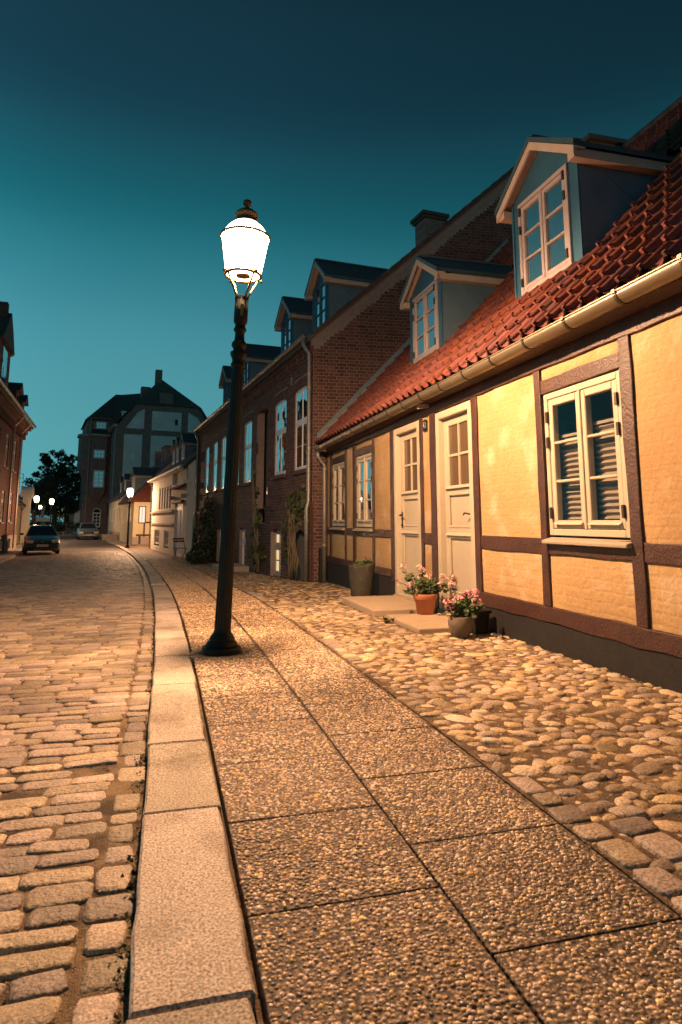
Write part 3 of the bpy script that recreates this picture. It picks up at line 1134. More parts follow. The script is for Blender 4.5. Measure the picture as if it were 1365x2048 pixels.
def holed(mb, y0, y1, z0, z1, holes, x=0.0, s=1, deep=.16, top=None):
    """a wall face in the yz plane with rectangular openings and their reveals; top(y) may cut it to a gable"""
    ysn = sorted({y0, y1} | {h[0] for h in holes} | {h[1] for h in holes})
    zsn = sorted({z0, z1} | {h[2] for h in holes} | {h[3] for h in holes})
    for a, b in zip(ysn, ysn[1:]):
        for c, d in zip(zsn, zsn[1:]):
            my, mz = (a + b) / 2, (c + d) / 2
            if any(h[0] < my < h[1] and h[2] < mz < h[3] for h in holes):
                continue
            mb.add([(x, a, c), (x, b, c), (x, b, d), (x, a, d)], [(0, 1, 2, 3)])
    for h in holes:
        a, b, c, d = h[:4]
        xi = x + s * deep
        mb.add([(x, a, c), (xi, a, c), (xi, a, d), (x, a, d)], [(0, 1, 2, 3)])
        mb.add([(x, b, c), (xi, b, c), (xi, b, d), (x, b, d)], [(0, 1, 2, 3)])
        mb.add([(x, a, c), (xi, a, c), (xi, b, c), (x, b, c)], [(0, 1, 2, 3)])
        mb.add([(x, a, d), (xi, a, d), (xi, b, d), (x, b, d)], [(0, 1, 2, 3)])
    return mb


def dormer(parent, y0, y1, x, zb, ze, za, roof, pm='pane_dormer', rows=3, hinges=True, over=.13, parts=True, frame='white_paint', split=False, name='dormer',
           win_in=(.145, .02, .03), curtain=True, bmat='board_paint'):
    """gabled dormer with its face at local x; roof = (z at x=0, slope) of the roof it stands on"""
    r0, rs = roof
    xb = lambda z: (z - r0) / rs
    ym = (y0 + y1) / 2
    wi, wb, wt = win_in
    wy0, wy1, wz0, wz1 = y0 + wi, y1 - wi, zb + wb, ze - wt
    face = holed(MB(), y0, y1, zb - .05, ze, [(wy0, wy1, wz0, wz1)], x, 1, .06)
    face.add([(x, y0, ze), (x, y1, ze), (x, ym, za)], [(0, 1, 2)])
    d = face.build(name, M_['blue_cladding'], parent)
    for yy in (y0, y1):
        o_ = .004 if yy == y1 else -.004
        ck = MB().prism([(x + .004, zb - .06), (x + .004, ze + .01), (xb(ze + .01) + .1, ze + .01), (x + .08, zb - .06)], 'y', yy, yy - o_ * 8)
        c_ = ck.build('cheek', M_['slate_cladding'], d)
        if parts:
            for k in (0.0, .62):
                a, b = (x + .05 + k, yy + o_ * 1.6, ze - .02), (x + .05 + k + 1.15, yy + o_ * 1.6, ze - 1.0)
                MB().bar(a, b, .010, .012, (0, 1, 0)).build('seam', M_['slate_cladding'], d)
    # corner boards of the face
    if parts:
        for (a, b) in ((y0 - .004, y0 + .028), (y1 - .028, y1 + .004)):
            MB().box(x - .014, x - .002, a, b, zb - .02, ze).build('corner_strip', M_['blue_cladding'], d)
    # roof slopes, with thickness
    sl = (za - ze) / (ym - y0)
    ey = over
    for sg, yy in ((-1, y0), (1, y1)):
        e = (yy + sg * ey, ze - sl * ey)
        t = .05
        xe, xr = xb(e[1]) + .25, xb(za) + .35
        xf = x - over
        MB().hexa([(xf, ym, za), (xf, e[0], e[1]), (xe, e[0], e[1]), (xr, ym, za),
                   (xf, ym, za + t), (xf, e[0], e[1] + t), (xe, e[0], e[1] + t), (xr, ym, za + t)]).build('roof_slope', M_['roof_zinc'], d)
        # barge board on the front and fascia along the eave
        MB().hexa([(xf - .022, ym, za + .056), (xf - .022, e[0] + sg * .02, e[1] + .05), (xf - .002, e[0] + sg * .02, e[1] + .05), (xf - .002, ym, za + .056),
                   (xf - .022, ym, za + .004), (xf - .022, e[0] + sg * .02, e[1] - .006), (xf - .002, e[0] + sg * .02, e[1] - .006), (xf - .002, ym, za + .004)]).build('edge_trim', M_['roof_zinc'], d)
        MB().hexa([(xf - .012, ym, za + .002), (xf - .012, e[0] + sg * .004, e[1] - .008), (xf + .01, e[0] + sg * .004, e[1] - .008), (xf + .01, ym, za + .002),
                   (xf - .012, ym, za - .085), (xf - .012, e[0] + sg * .004, e[1] - .10), (xf + .01, e[0] + sg * .004, e[1] - .10), (xf + .01, ym, za - .085)]).build('barge_board', M_[bmat], d)
        MB().hexa([(xf + .002, ym, za - .004), (xf + .002, e[0], e[1] - .004), (x - .002, e[0], e[1] - .004), (x - .002, ym, za - .004),
                   (xf + .002, ym, za - .03), (xf + .002, e[0], e[1] - .03), (x - .002, e[0], e[1] - .03), (x - .002, ym, za - .03)]).build('soffit', M_[bmat], d)
        MB().box(xf + .01, xe - .1, min(yy + sg * .002, e[0] - sg * .02), max(yy + sg * .002, e[0] - sg * .02), ze - sl * ey - .10, ze - sl * ey - .012).build('fascia', M_[bmat], d)
    MB().bar((x - over, ym, za + .05), (xb(za) + .3, ym, za + .05), .09, .03).build('ridge_cap', M_['roof_zinc'], d)
    # window
    w = MB().ring(x - .03, x + .045, wy0, wy1, wz0, wz1, .045)
    w.box(x - .034, x + .02, (wy0 + wy1) / 2 - .012, (wy0 + wy1) / 2 + .012, wz0 + .045, wz1 - .045)
    fo = w.build('window_frame', M_[frame], d, bevel=.004 if parts else 0, seg=1)
    for a, b in ((wy0 + .048, (wy0 + wy1) / 2 - .004), ((wy0 + wy1) / 2 + .004, wy1 - .048)):
        za_, zb_ = wz0 + .05, wz1 - .05
        MB().ring(x - .022, x + .02, a, b, za_, zb_, .045).build('sash', M_[frame], d, bevel=.004 if parts else 0, seg=1)
        ga, gb, gc, gd = a + .045, b - .045, za_ + .045, zb_ - .045
        ph = (gd - gc) / rows
        for r_ in range(rows):
            MB().box(x + .002, x + .006, ga - .003, gb + .003, gc + ph * r_ - .003, gc + ph * (r_ + 1) + .003).build('pane', M_[pm], d)
        for r_ in range(1, rows):
            zz = gc + ph * r_
            MB().box(x - .018, x + .012, ga, gb, zz - .011, zz + .011).build('glazing_bar', M_[frame], d)
        if hinges:
            hy = wy0 + .044 if a < (wy0 + wy1) / 2 - .1 else wy1 - .044
            for hz in (.13, .70, .90):
                z_ = wz0 + (wz1 - wz0) * hz
                MB().box(x - .046, x - .03, hy - .012, hy + .012, z_ - .045, z_ + .045).build('hinge', M_['hinge_steel'], d)
    return d


# ------------------------------------------------------------------ the yellow half-timbered house
FX = 2.97
yh = empty('half_timbered_house', (FX, 0, 0), 0, 'low yellow half-timbered house with red pantile roof and two dormers', 'house')
E0, E1 = -1.2, 12.1
# dark base, broken at the doors
for a, b in ((E0, 5.90), (6.83, 7.33), (8.26, E1)):
    MB().hexa([(-.02, a, -.45), (.3, a, -.45), (.3, b, -.45), (-.02, b, -.45), (-.012, a, .205), (.3, a, .205), (.3, b, .205), (-.012, b, .205)] if b < 8 else
              [(-.02, a, -.45), (.3, a, -.45), (.3, b, -.45), (-.02, b, -.45), (-.012, a, .255), (.3, a, .255), (.3, b, .255), (-.012, b, .255)]).build('plinth', M_['tar'], yh)


def timber(name, y0, y1, z0, z1, out=.012, deep=.12):
    """hand-hewn beam: its long edges wander a little"""
    hor = (y1 - y0) > (z1 - z0)
    a, b = (y0, y1) if hor else (z0, z1)
    lo, hi = (z0, z1) if hor else (y0, y1)
    n = max(1, int((b - a) / .22))
    V_, F_ = [], []
    for i in range(n + 1):
        t = a + (b - a) * i / n
        j1, j2, j3, j4 = (random.gauss(0, .0042) for _ in range(4))
        o1, o2 = out + random.gauss(0, .0022), out + random.gauss(0, .0022)
        ring_ = [(-o1, lo + j1), (deep, lo + .004), (deep, hi - .004), (-o2, hi + j2)]
        V_ += [(x, t, c) if hor else (x, c, t) for x, c in ring_]
        if i:
            k = 4 * (i - 1)
            F_ += [(k + q, k + (q + 1) % 4, k + 4 + (q + 1) % 4, k + 4 + q) for q in range(4)]
    F_ += [(0, 1, 2, 3), tuple(4 * n + q for q in range(4))]
    return MB().add(V_, F_).build(name, M_['timber'], yh, bevel=.006, seg=2)


for a, b in ((E0, 5.88), ):
    timber('sole_plate', a, b, .205, .330, .022)
timber('sole_plate', 6.995, 7.235, .22, .330, .018)
timber('sole_plate', 8.395, E1, .255, .357, .022)
timber('wall_plate', E0, E1, 2.242, 2.43, .018)
posts = [(.55, .66), (1.55, 1.66), (2.50, 2.61), (3.556, 3.67), (4.634, 4.731), (5.79, 5.905), (6.83, 6.995), (7.235, 7.315), (8.255, 8.395),
         (9.13, 9.213), (10.10, 10.242), (10.671, 10.752), (11.666, 11.814), (12.02, 12.1)]
for a, b in posts:
    z0 = .330 if b < 5.8 else (.357 if a > 9 else (.02 if a < 8 and a > 6.5 else .205))
    timber('post', a, b, z0, 2.242, .015)
mid = [((.66, 1.55), 0), ((1.66, 2.5), 0), ((2.61, 3.556), 0), ((3.67, 4.634), 0), ((4.731, 5.79), 0), ((6.995, 7.235), 0), ((8.395, 9.13), 1), ((9.213, 10.10), 1), ((10.242, 10.671), 1), ((10.752, 11.666), 1), ((11.814, 12.02), 1)]
for (a, b), far in mid:
    timber('rail', a, b, .768 if far else .737, .880 if far else .862, .010)
WIN = [(3.67, 4.634), (9.213, 10.10), (10.752, 11.666), (1.66, 2.5)]
for a, b in WIN:
    timber('lintel', a, b, 2.035, 2.15, .010)


def panel(y0, y1, z0, z1):
    n, m_ = max(2, int((y1 - y0) / .09)), max(2, int((z1 - z0) / .09))
    V_, F_ = [], []
    ph = random.uniform(0, 99)
    for j in range(m_ + 1):
        for i in range(n + 1):
            yy, zz = y0 + (y1 - y0) * i / n, z0 + (z1 - z0) * j / m_
            e = min(i, n - i, j, m_ - j)
            bul = (0 if e == 0 else .006) + .004 * mnoise.noise((yy * 3 + ph, zz * 3, 0))
            V_.append((.006 - bul, yy, zz))
    F_ = [(j * (n + 1) + i, (j + 1) * (n + 1) + i, (j + 1) * (n + 1) + i + 1, j * (n + 1) + i + 1) for j in range(m_) for i in range(n)]
    return link('plaster_panel', arr_mesh('plaster_panel', np.array(V_), np.array(F_), M_['yellow_plaster'], True), yh)


for (a, b), far in mid:
    lo, hi = (.768, .880) if far else (.737, .862)
    sb = .357 if far else .330
    panel(a, b, sb, lo)
    if (a, b) in WIN:
        panel(a, b, 2.15, 2.242)
    else:
        panel(a, b, hi, 2.242)
panel(E0, .55, .33, 2.242)
# rooms behind the openings
for a, b in WIN[:3]:
    MB().add([(.55, a - .15, .3), (.55, b + .15, .3), (.55, b + .15, 2.4), (.55, a - .15, 2.4)], [(0, 1, 2, 3)]).build('room_wall', M_['room'], yh, recalc=False)
# windows
wn1 = window(yh, 3.678, 4.622, .888, 2.028, .012, 1, 2, 3, pm='pane_clear', hinges=True, sill='putty', drip=True, fw=.05, sw=.055)
for (a, b), pmn in (((9.222, 10.09), 'pane_sky'), ((10.76, 11.657), 'pane_sky')):
    window(yh, a, b, .908, 2.03, .012, 1, 2, 3, fm='cream_paint', pm=pmn, hinges=True, sill='putty', drip=True, fw=.05, sw=.052)
# pleated blinds inside the near window
for a, b in ((3.745, 4.10), (4.19, 4.555)):
    V_, F_ = [], []
    zt, nf = 1.705 if a < 4 else 1.66, 34
    zb_ = .95
    for k in range(nf + 1):
        zz = zb_ + (zt - zb_) * k / nf
        xx = .085 if k % 2 else .112
        V_ += [(xx, a, zz), (xx, b, zz)]
        if k:
            F_.append((2 * k - 2, 2 * k - 1, 2 * k + 1, 2 * k))
    bl = link('blind', arr_mesh('blind', np.array(V_), np.array(F_), M_['blind']), wn1)
    MB().box(.08, .115, a - .004, b + .004, zt, zt + .022).build('blind_rail', M_['blind'], wn1)
    MB().box(.07, .074, b + .005, b + .05, .93, 2.0).build('inner_frame', M_['cream_paint'], wn1)


def door(y0, y1, zs, zt, handle_side):
    lf = y0 + .085, y1 - .085
    a, b = lf
    zb_ = zs + .06
    zt_ = zt - .085
    x = .055
    gz0, gz1 = 1.385, zt_ - .09
    lw = .11
    # leaf: stiles, rails; lower fields are separate
    d = MB()
    d.box(x, x + .045, a, a + lw, zb_, zt_).box(x, x + .045, b - lw, b, zb_, zt_)
    d.box(x, x + .045, a + lw, b - lw, gz1, zt_).box(x, x + .045, a + lw, b - lw, 1.29, gz0).box(x, x + .045, a + lw, b - lw, .83, .935)
    d.box(x, x + .045, a + lw, b - lw, zb_, zb_ + .14)
    o = d.build('door', M_['cream_paint'], yh, bevel=.004, seg=1)
    MB().ring(-.012, x + .05, y0, y1, zs, zt, .083, .02).build('door_frame', M_['cream_paint'], o, bevel=.008)
    for (c, e) in ((.935, 1.29), (zb_ + .14, .83)):
        MB().box(x + .018, x + .03, a + lw, b - lw, c, e).build('door_panel', M_['cream_paint'], o)
        MB().ring(x - .008, x + .01, a + lw - .012, b - lw + .012, c - .006, e + .006, .022).build('moulding', M_['cream_paint'], o, bevel=.004, seg=1)
    ga, gb = a + lw, b - lw
    for i in range(2):
        for j in range(2):
            MB().box(x + .018, x + .023, ga + (gb - ga) * i / 2, ga + (gb - ga) * (i + 1) / 2, gz0 + (gz1 - gz0) * j / 2, gz0 + (gz1 - gz0) * (j + 1) / 2).build('pane', M_['pane_frost'], o)
    MB().box(x + .004, x + .03, (ga + gb) / 2 - .013, (ga + gb) / 2 + .013, gz0, gz1).build('glazing_bar', M_['cream_paint'], o)
    MB().box(x + .005, x + .03, ga, gb, (gz0 + gz1) / 2 - .013, (gz0 + gz1) / 2 + .013).build('glazing_bar', M_['cream_paint'], o)
    MB().prism([(x - .03, gz0 - .035), (x, gz0 - .005), (x, gz0 - .035)], 'y', a + .04, b - .04).build('drip_bar', M_['cream_paint'], o)
    MB().prism([(x - .03, .845), (x, .88), (x, .845)], 'y', a + .04, b - .04).build('drip_bar', M_['cream_paint'], o)
    hy = a + .055 if handle_side < 0 else b - .055
    hz = 1.07
    pl = MB().box(x - .008, x, hy - .02, hy + .02, hz - .16, hz + .05)
    pl.build('handle_plate', M_['hinge_steel'], o)
    dr = 1 if handle_side < 0 else -1
    MB().tube([(x - .005, hy, hz), (x - .045, hy, hz), (x - .055, hy + dr * .03, hz + .006), (x - .055, hy + dr * .09, hz + .012), (x - .05, hy + dr * .125, hz - .006)], .009, 8).build('door_handle', M_['iron_black'], o, smooth=True)
    MB().tube([(x - .004, hy, hz - .12), (x - .022, hy, hz - .12)], .012, 8).build('lock', M_['iron_black'], o, smooth=True)
    MB().box(-.03, .12, y0 - .0, y1 + .0, zs - .08, zs).build('threshold', M_['step_stone'], o)
    # lobby behind the frosted panes
    MB().add([(.35, y0, zs), (.35, y1, zs), (.35, y1, zt), (.35, y0, zt)], [(0, 1, 2, 3)]).build('lobby_wall', M_['room'], o, recalc=False)
    return o


door(5.915, 6.822, .045, 2.225, -1)
door(7.322, 8.248, .055, 2.228, 1)

# eaves, gutter and roof
RF0, RFS = 2.70, 1.066     # roof surface: z = RF0 + RFS * x (local x)
MB().prism([(-.03, 2.36), (-.12, 2.40), (-.12, 2.50), (.1, 2.70), (.1, 2.36)], 'y', E0, E1).build('eaves_board', M_['timber'], yh)
for yy in (3.1, 4.7, 6.55, 8.1, 9.7, 11.2):
    pass
MB().bar((-.16, 6.98, 2.325), (.02, 6.98, 2.35), .045, .05).build('rafter_end', M_['board_paint'], yh)
RIDX, RIDZ = 3.93, RF0 + RFS * 3.93
dk = MB()
dk.add([(-.17, E0, RF0 - .17 * RFS - .06), (-.17, E1 + .02, RF0 - .17 * RFS - .06), (RIDX, 11.75, RIDZ - .06), (RIDX, E0, RIDZ - .06)], [(0, 1, 2, 3)])
dk.add([(RIDX, E0, RIDZ - .06), (RIDX, 11.75, RIDZ - .06), (RIDX * 2 + .2, 11.4, 2.5), (RIDX * 2 + .2, E0, 2.5)], [(0, 1, 2, 3)])
roof = dk.build('roof', M_['roof_deck'], yh, recalc=False)
GX, GR = -.205, .066


def gutz(y):
    return 2.462 - .0075 * y


V_, F_ = [], []
n_ = 12
gys = np.arange(E0, E1 - .02, .2)
for yy in gys:
    for k in range(n_ + 1):
        t = math.pi + math.pi * k / n_
        V_.append((GX + GR * math.cos(t), yy, gutz(yy) + GR * math.sin(t)))
for j in range(len(gys) - 1):
    F_ += [(j * (n_ + 1) + k, j * (n_ + 1) + k + 1, (j + 1) * (n_ + 1) + k + 1, (j + 1) * (n_ + 1) + k) for k in range(n_)]
gut = link('gutter', arr_mesh('gutter', np.array(V_), np.array(F_), M_['zinc'], True), yh)
md = gut.modifiers.new('thick', 'SOLIDIFY')
md.thickness = .003
MB().tube([(GX - GR, yy, gutz(yy) + .004) for yy in gys], .009, 8).build('gutter_bead', M_['zinc'], gut, smooth=True)
yy = E0 + .1
while yy < E1:
    pts = [(GX + (GR + .006) * math.cos(math.pi + math.pi * k / 10), yy, gutz(yy) + (GR + .006) * math.sin(math.pi + math.pi * k / 10)) for k in range(11)]
    mb = MB()
    for a, b in zip(pts, pts[1:]):
        mb.bar(a, b, .026, .005, (0, 0, 1) if abs(b[0] - a[0]) > abs(b[2] - a[2]) else (1, 0, 0))
    mb.box(GX - GR - .014, GX - GR + .008, yy - .016, yy + .016, gutz(yy) - .008, gutz(yy) + .018)
    mb.build('gutter_bracket', M_['hinge_steel'], gut)
    yy += .555
yy = E0 + 1.3
while yy < E1:
    MB().tube([(GX + (GR + .003) * math.cos(math.pi + math.pi * k / 10), yy, gutz(yy) + (GR + .003) * math.sin(math.pi + math.pi * k / 10)) for k in range(11)], .005, 5).build('gutter_seam', M_['zinc'], gut)
    yy += 1.9
# downpipe at the far corner
dp = MB().tube([(GX, 11.98, 2.33), (GX, 11.98, 2.22), (-.13, 12.0, 2.12), (-.07, 12.0, 2.05), (-.065, 12.0, 1.2), (-.065, 12.0, -.16)], .042, 12).build('downpipe', M_['old_zinc'], yh, smooth=True)
for zz in (1.98, 1.42, .55):
    MB().lathe([(.043, -.03), (.050, -.026), (.050, .026), (.043, .03)], 14, (-.065, 12.0, zz)).build('pipe_collar', M_['old_zinc'], dp)

# pantiles: a steep roll on the near side of each tile, a shallow pan beyond it
TW, TL = .196, .285
PF = [(0.0, -.012), (0.0, .030), (.05, .050), (.14, .060), (.24, .050), (.36, .020), (.50, .002), (.66, -.004), (.82, .000), (.95, .012), (1.06, .026)]
nx_ = len(PF) - 1
bv, bf = [], []
for j, (t, lift) in enumerate(((0.0, .030), (.5, .017), (1.12, .002))):
    for (u, h_) in PF:
        bv.append((t * TL, u * TW, h_ + lift))
for j in range(2):
    for i in range(nx_):
        bf.append((j * (nx_ + 1) + i, (j + 1) * (nx_ + 1) + i, (j + 1) * (nx_ + 1) + i + 1, j * (nx_ + 1) + i + 1))
o_ = len(bv)
for i in range(nx_ + 1):   # the lower edge's thickness
    bv.append((bv[i][0] + .004, bv[i][1], bv[i][2] - .018))
for i in range(nx_):
    bf.append((o_ + i, i, i + 1, o_ + i + 1))
o2 = len(bv)
for k in range(8):         # knob at the lower end of the roll
    bv.append((-.010 + .030 * (k % 2), .09 * TW + .022 * ((k // 2) % 2), .072 + .030 * (k // 4)))
bf += [(o2 + a_, o2 + b_, o2 + c_, o2 + d_) for a_, b_, c_, d_ in ((4, 5, 7, 6), (0, 4, 6, 2), (1, 3, 7, 5), (0, 1, 5, 4), (2, 6, 7, 3))]
bv, bf = np.array(bv), np.array(bf)
tile_me = arr_mesh('roof_tile', bv, bf, M_['red_tile'], True)
tile_me.set_sharp_from_angle(angle=R(42))
ang = math.atan(RFS)
DORM = [(4.752, 5.915), (7.82, 9.00)]
tiles = []
for c in range(int((E1 - E0) / TW) + 1):
    yy = E1 - (c + 1) * TW
    for r_ in range(21):
        sl = r_ * TL
        x0 = -.20 + sl * math.cos(ang)
        z0 = RF0 + RFS * (-.20) + sl * math.sin(ang) - .030
        cx = x0 + .15
        if any(a - .02 < yy + TW / 2 < b + .02 and .57 + .1 < cx < 1.9 for a, b in DORM):
            continue
        if x0 > RIDX - .05 or yy + TW > E1 + .03 - .087 * max(0, cx):
            continue
        tiles.append((x0, yy + random.gauss(0, .003), z0 + random.gauss(0, .002), random.gauss(0, .012), random.gauss(0, .008)))


def tile_seen(t):
    p = (FX + t[0] + .1, t[1] + .1, t[2] + .12)
    q = proj(p)
    if q is None or not (0 < q[0] < 1365):
        return 1e9
    for a, b in DORM:      # hidden behind a dormer
        if t[0] > .75 and t[1] > b - 1.25 and t[1] < b + 1.0 and t[0] > .75 + (b - t[1]) * .3:
            return q[2] + 50
    return q[2]


rank = sorted(range(len(tiles)), key=lambda i: tile_seen(tiles[i]))
pick = set(rank[:300])
T = []
for i, (x0, yy, z0, rz, rx) in enumerate(tiles):
    Mx = Matrix.Translation((x0, yy, z0)) @ Matrix.Rotation(-ang, 4, 'Y') @ Matrix.Rotation(rz, 4, 'Z') @ Matrix.Rotation(rx, 4, 'X')
    if i in pick:
        o = link('roof_tile', tile_me, roof)
        o.matrix_basis = Mx
    else:
        T.append(np.array(Mx)[:3])
tiles_me = replicate(bv, bf, np.array(T), 'roof_tiles', M_['red_tile'], True)
tiles_me.set_sharp_from_angle(angle=R(42))
tag(link('roof_tiles', tiles_me, roof), kind='stuff')
yy = E0
while yy < 11.6:           # ridge tiles
    rt = MB().tube([(RIDX, yy, RIDZ - .02), (RIDX, yy + .36, RIDZ + .0)], [.115, .10], 10)
    rt.build('ridge_tile', M_['dark_tile'], roof, smooth=True)
    yy += .33
# lead flashing where the roof meets the brick gable
MB().hexa([(-.2, 11.93, RF0 - .2 * RFS + .015), (RIDX, 11.57, RIDZ + .015), (RIDX, 11.85, RIDZ + .02), (-.2, 12.10, RF0 - .2 * RFS + .02),
           (-.2, 11.90, RF0 - .2 * RFS + .10), (RIDX, 11.54, RIDZ + .10), (RIDX, 11.85, RIDZ + .18), (-.2, 12.10, RF0 - .2 * RFS + .19)]).build('flashing', M_['lead'], roof)
# chimney on the ridge
ch = MB()
ch.box(3.4, 3.95, 8.2, 8.6, 5.9, 7.05)
cho = ch.build('chimney', M_['brick_far'], yh)
MB().box(3.32, 4.03, 8.12, 8.68, 7.05, 7.13).build('chimney_cap', M_['dark_tile'], cho)
MB().box(3.3, 4.1, 7.85, 8.9, 6.3, 6.72).build('flashing', M_['dark_tile'], cho)
for k, (a, b) in enumerate(DORM):
    dormer(yh, a, b, .57, 3.305, 4.43, 4.80, (RF0, RFS), frame='dormer_paint', over=.12, win_in=(.145, .02, .09))
    dd = yh.children[-1]
    MB().box(.553, .62, a - .03, b + .03, 3.245, 3.30).build('apron', M_['lead'], dd)
# ------------------------------------------------------------------ brick house next door
bh = empty('brick_house', (BR_P[0], BR_P[1], 0), R(6), 'dark red brick house with tall white windows, basement and four gabled dormers', 'house')
BL = 14.6
BW = [(.27, 1.21), (1.86, 2.80), (5.18, 6.10), (6.72, 7.62), (8.78, 9.58), (10.26, 11.10), (11.94, 12.80)]
WZ0, WZ1 = 2.0, 3.74
BDOOR = (3.50, 4.60, .95, 3.80)
BASE_W = [(2.03, 2.90, -.24, .82), (5.47, 6.28, -.30, .82), (.40, 1.34, -.22, .84), (8.9, 9.7, -.30, .78)]
holes = [(a, b, WZ0, WZ1) for a, b in BW] + [BDOOR] + BASE_W
EAVE = 4.55
lower = 1.30               # the basement wall stands a little proud
wall = holed(MB(), 0, BL, lower, EAVE, [h if h[2] > lower else (h[0], h[1], lower, h[3]) for h in holes if h[3] > lower], .0, 1, .20)
holed(wall, 0, BL, -.9, lower, [h if h[3] < lower else (h[0], h[1], h[2], lower) for h in holes if h[2] < lower], -.035, 1, .22)
fw_ = wall.build('front_wall', M_['mortar'], bh, recalc=False)
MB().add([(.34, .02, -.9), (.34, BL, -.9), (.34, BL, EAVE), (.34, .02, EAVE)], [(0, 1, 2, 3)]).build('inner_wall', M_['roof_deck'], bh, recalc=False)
MB().box(-.034, .02, -.004, .03, -.9, lower + .05).build('corner_pier', M_['brick'], bh)
CH = .0677


def bricks_row(segs, z, c, stretcher, gap=.011):
    """split free segments of one course into bricks; returns (a, b)"""
    L_ = .205 if stretcher else .1025
    ph = (.051 if stretcher else 0) + .0
    out_ = []
    for a, b in segs:
        k = math.floor((a - ph) / L_)
        while True:
            p, q = ph + k * L_, ph + (k + 1) * L_
            k += 1
            if p >= b:
                break
            p, q = max(p, a) + gap / 2, min(q, b) - gap / 2
            if q - p > .025:
                out_.append((p, q))
    return out_


def free(y0, y1, z, holes, m=.0):
    segs = [(y0, y1)]
    for h in holes:
        if h[2] - m < z < h[3] + m:
            ns = []
            for a, b in segs:
                if h[1] <= a or h[0] >= b:
                    ns.append((a, b))
                else:
                    if h[0] > a:
                        ns.append((a, h[0]))
                    if h[1] < b:
                        ns.append((h[1], b))
            segs = ns
    return segs


bvb = np.array([(0, 0, 0), (0, 1, 0), (0, 1, 1), (0, 0, 1), (-1, 0, 0), (-1, 1, 0), (-1, 1, 1), (-1, 0, 1)], float)
bfb = np.array([(4, 7, 6, 5), (0, 4, 5, 1), (1, 5, 6, 2), (2, 6, 7, 3), (3, 7, 4, 0)])
T = []


def add_brick(x, a, b, z0, z1, proud):
    pr = proud + random.uniform(-.0025, .003)
    j = lambda: random.gauss(0, .0012)
    T.append([[pr, 0, 0, x], [0, b - a, 0, a + j()], [0, 0, z1 - z0, z0 + j()]])


nc = int((EAVE + .9) / CH)
arch_zone = [(a - .06, b + .06, WZ1, WZ1 + .21) for a, b in BW] + [(BDOOR[0] - .05, BDOOR[1] + .05, BDOOR[3], BDOOR[3] + .2)] + [(h[0] - .05, h[1] + .05, h[3], h[3] + .17) for h in BASE_W]
for c in range(nc):
    z0 = -.9 + c * CH
    zc = z0 + CH / 2
    if zc > 4.27 or abs(zc - lower) < .05:
        continue
    x = -.035 if zc < lower else 0
    for a, b in bricks_row(free(0.0, BL, zc, holes + arch_zone), zc, c, c % 2):
        add_brick(x, a, b, z0 + .0055, z0 + CH - .0055, .007)
# soldier arches
for (a, b, z0, z1) in arch_zone:
    x = 0 if z0 > lower else -.035
    n = max(8, int((b - a) / .066))
    for i in range(n):
        u = (i + .5) / n
        p, q = a + (b - a) * i / n + .005, a + (b - a) * (i + 1) / n - .005
        drop = .075 * (2 * u - 1) ** 2
        add_brick(x, p, q, z0 - drop + .0, z1 - drop * .5 - .008, .009)
# belt course: three dark steps above the basement
for k, (o_, h_) in enumerate(((-.055, .06), (-.045, .055))):
    z0 = lower - .055 + k * .06
    for a, b in bricks_row(free(0, BL, z0, [BDOOR]), z0, k, k % 2):
        add_brick(.0, a, b, z0, z0 + h_, -o_)
# dentil cornice under the eaves
for a, b in bricks_row([(0, BL)], 4.27, 0, 1):
    add_brick(0, a, b, 4.215, 4.272, .03)
y = .02
while y < BL - .1:
    add_brick(0, y, y + .095, 4.28, 4.42, .045)
    y += .19
for k in range(2):
    for a, b in bricks_row([(0, BL)], 4.4, k, 1 - k):
        add_brick(0, a, b, 4.43 + k * .062, 4.485 + k * .062, .055 + .025 * k)
# the bricks nearest the yellow house are parts of their own, the rest is one mass
T = np.array(T)
yc, zc = T[:, 1, 3], T[:, 2, 3]
sc_ = (yc + 1.2) * 1.0 + np.where((zc > .0), 0, 4)
rank = np.argsort(sc_)
brick_me = arr_mesh('brick', bvb, bfb, M_['brick'])
for i in rank[:120]:
    o = link('brick', brick_me, fw_)
    t = T[i]
    o.location = (t[0, 3], t[1, 3], t[2, 3])
    o.scale = (t[0, 0], t[1, 1], t[2, 2])
tag(link('bricks', replicate(bvb, bfb, T[rank[120:]], 'bricks', M_['brick']), fw_), kind='stuff')

# gable wall towards the yellow house: local x runs along the gable
GA = R(-11)
RS_, PK = .90, 5.0         # roof slope along the gable, peak
gtop = lambda s: 4.62 + RS_ * s if s < PK else 4.62 + RS_ * (2 * PK - s)
gm = MB().add([(0, 0, -.9), (9.4, 0, -.9), (9.4, 0, gtop(9.4)), (PK, 0, gtop(PK)), (0, 0, gtop(0))], [(0, 1, 2, 3, 4)])
gable = gm.build('gable_wall', M_['mortar'], bh, rz=GA, recalc=False)
T = []
for c in range(int(10.5 / CH)):
    z0 = -.9 + c * CH
    zc = z0 + CH / 2
    s0 = max(0.0, (zc - 4.62 + .20) / RS_ + .10) if zc > 4.35 else 0.0
    yroof = (zc - 2.75) / 1.066 - .0      # yellow roof hides what is below it
    s1 = min(7.0, max(.45, yroof + .35)) if zc < 8.4 else 7
    if s1 <= s0 + .05:
        continue
    for a, b in bricks_row([(s0 + random.uniform(0, .05) * (zc > 4.4), s1)], zc, c, c % 2):
        pr = .007 + random.uniform(-.0025, .003)
        T.append([[b - a, 0, 0, a], [0, pr, 0, 0], [0, 0, CH - .011, z0 + .0055]])
T = np.array(T)
gvb = np.array([(0, 0, 0), (1, 0, 0), (1, 0, 1), (0, 0, 1), (0, -1, 0), (1, -1, 0), (1, -1, 1), (0, -1, 1)], float)
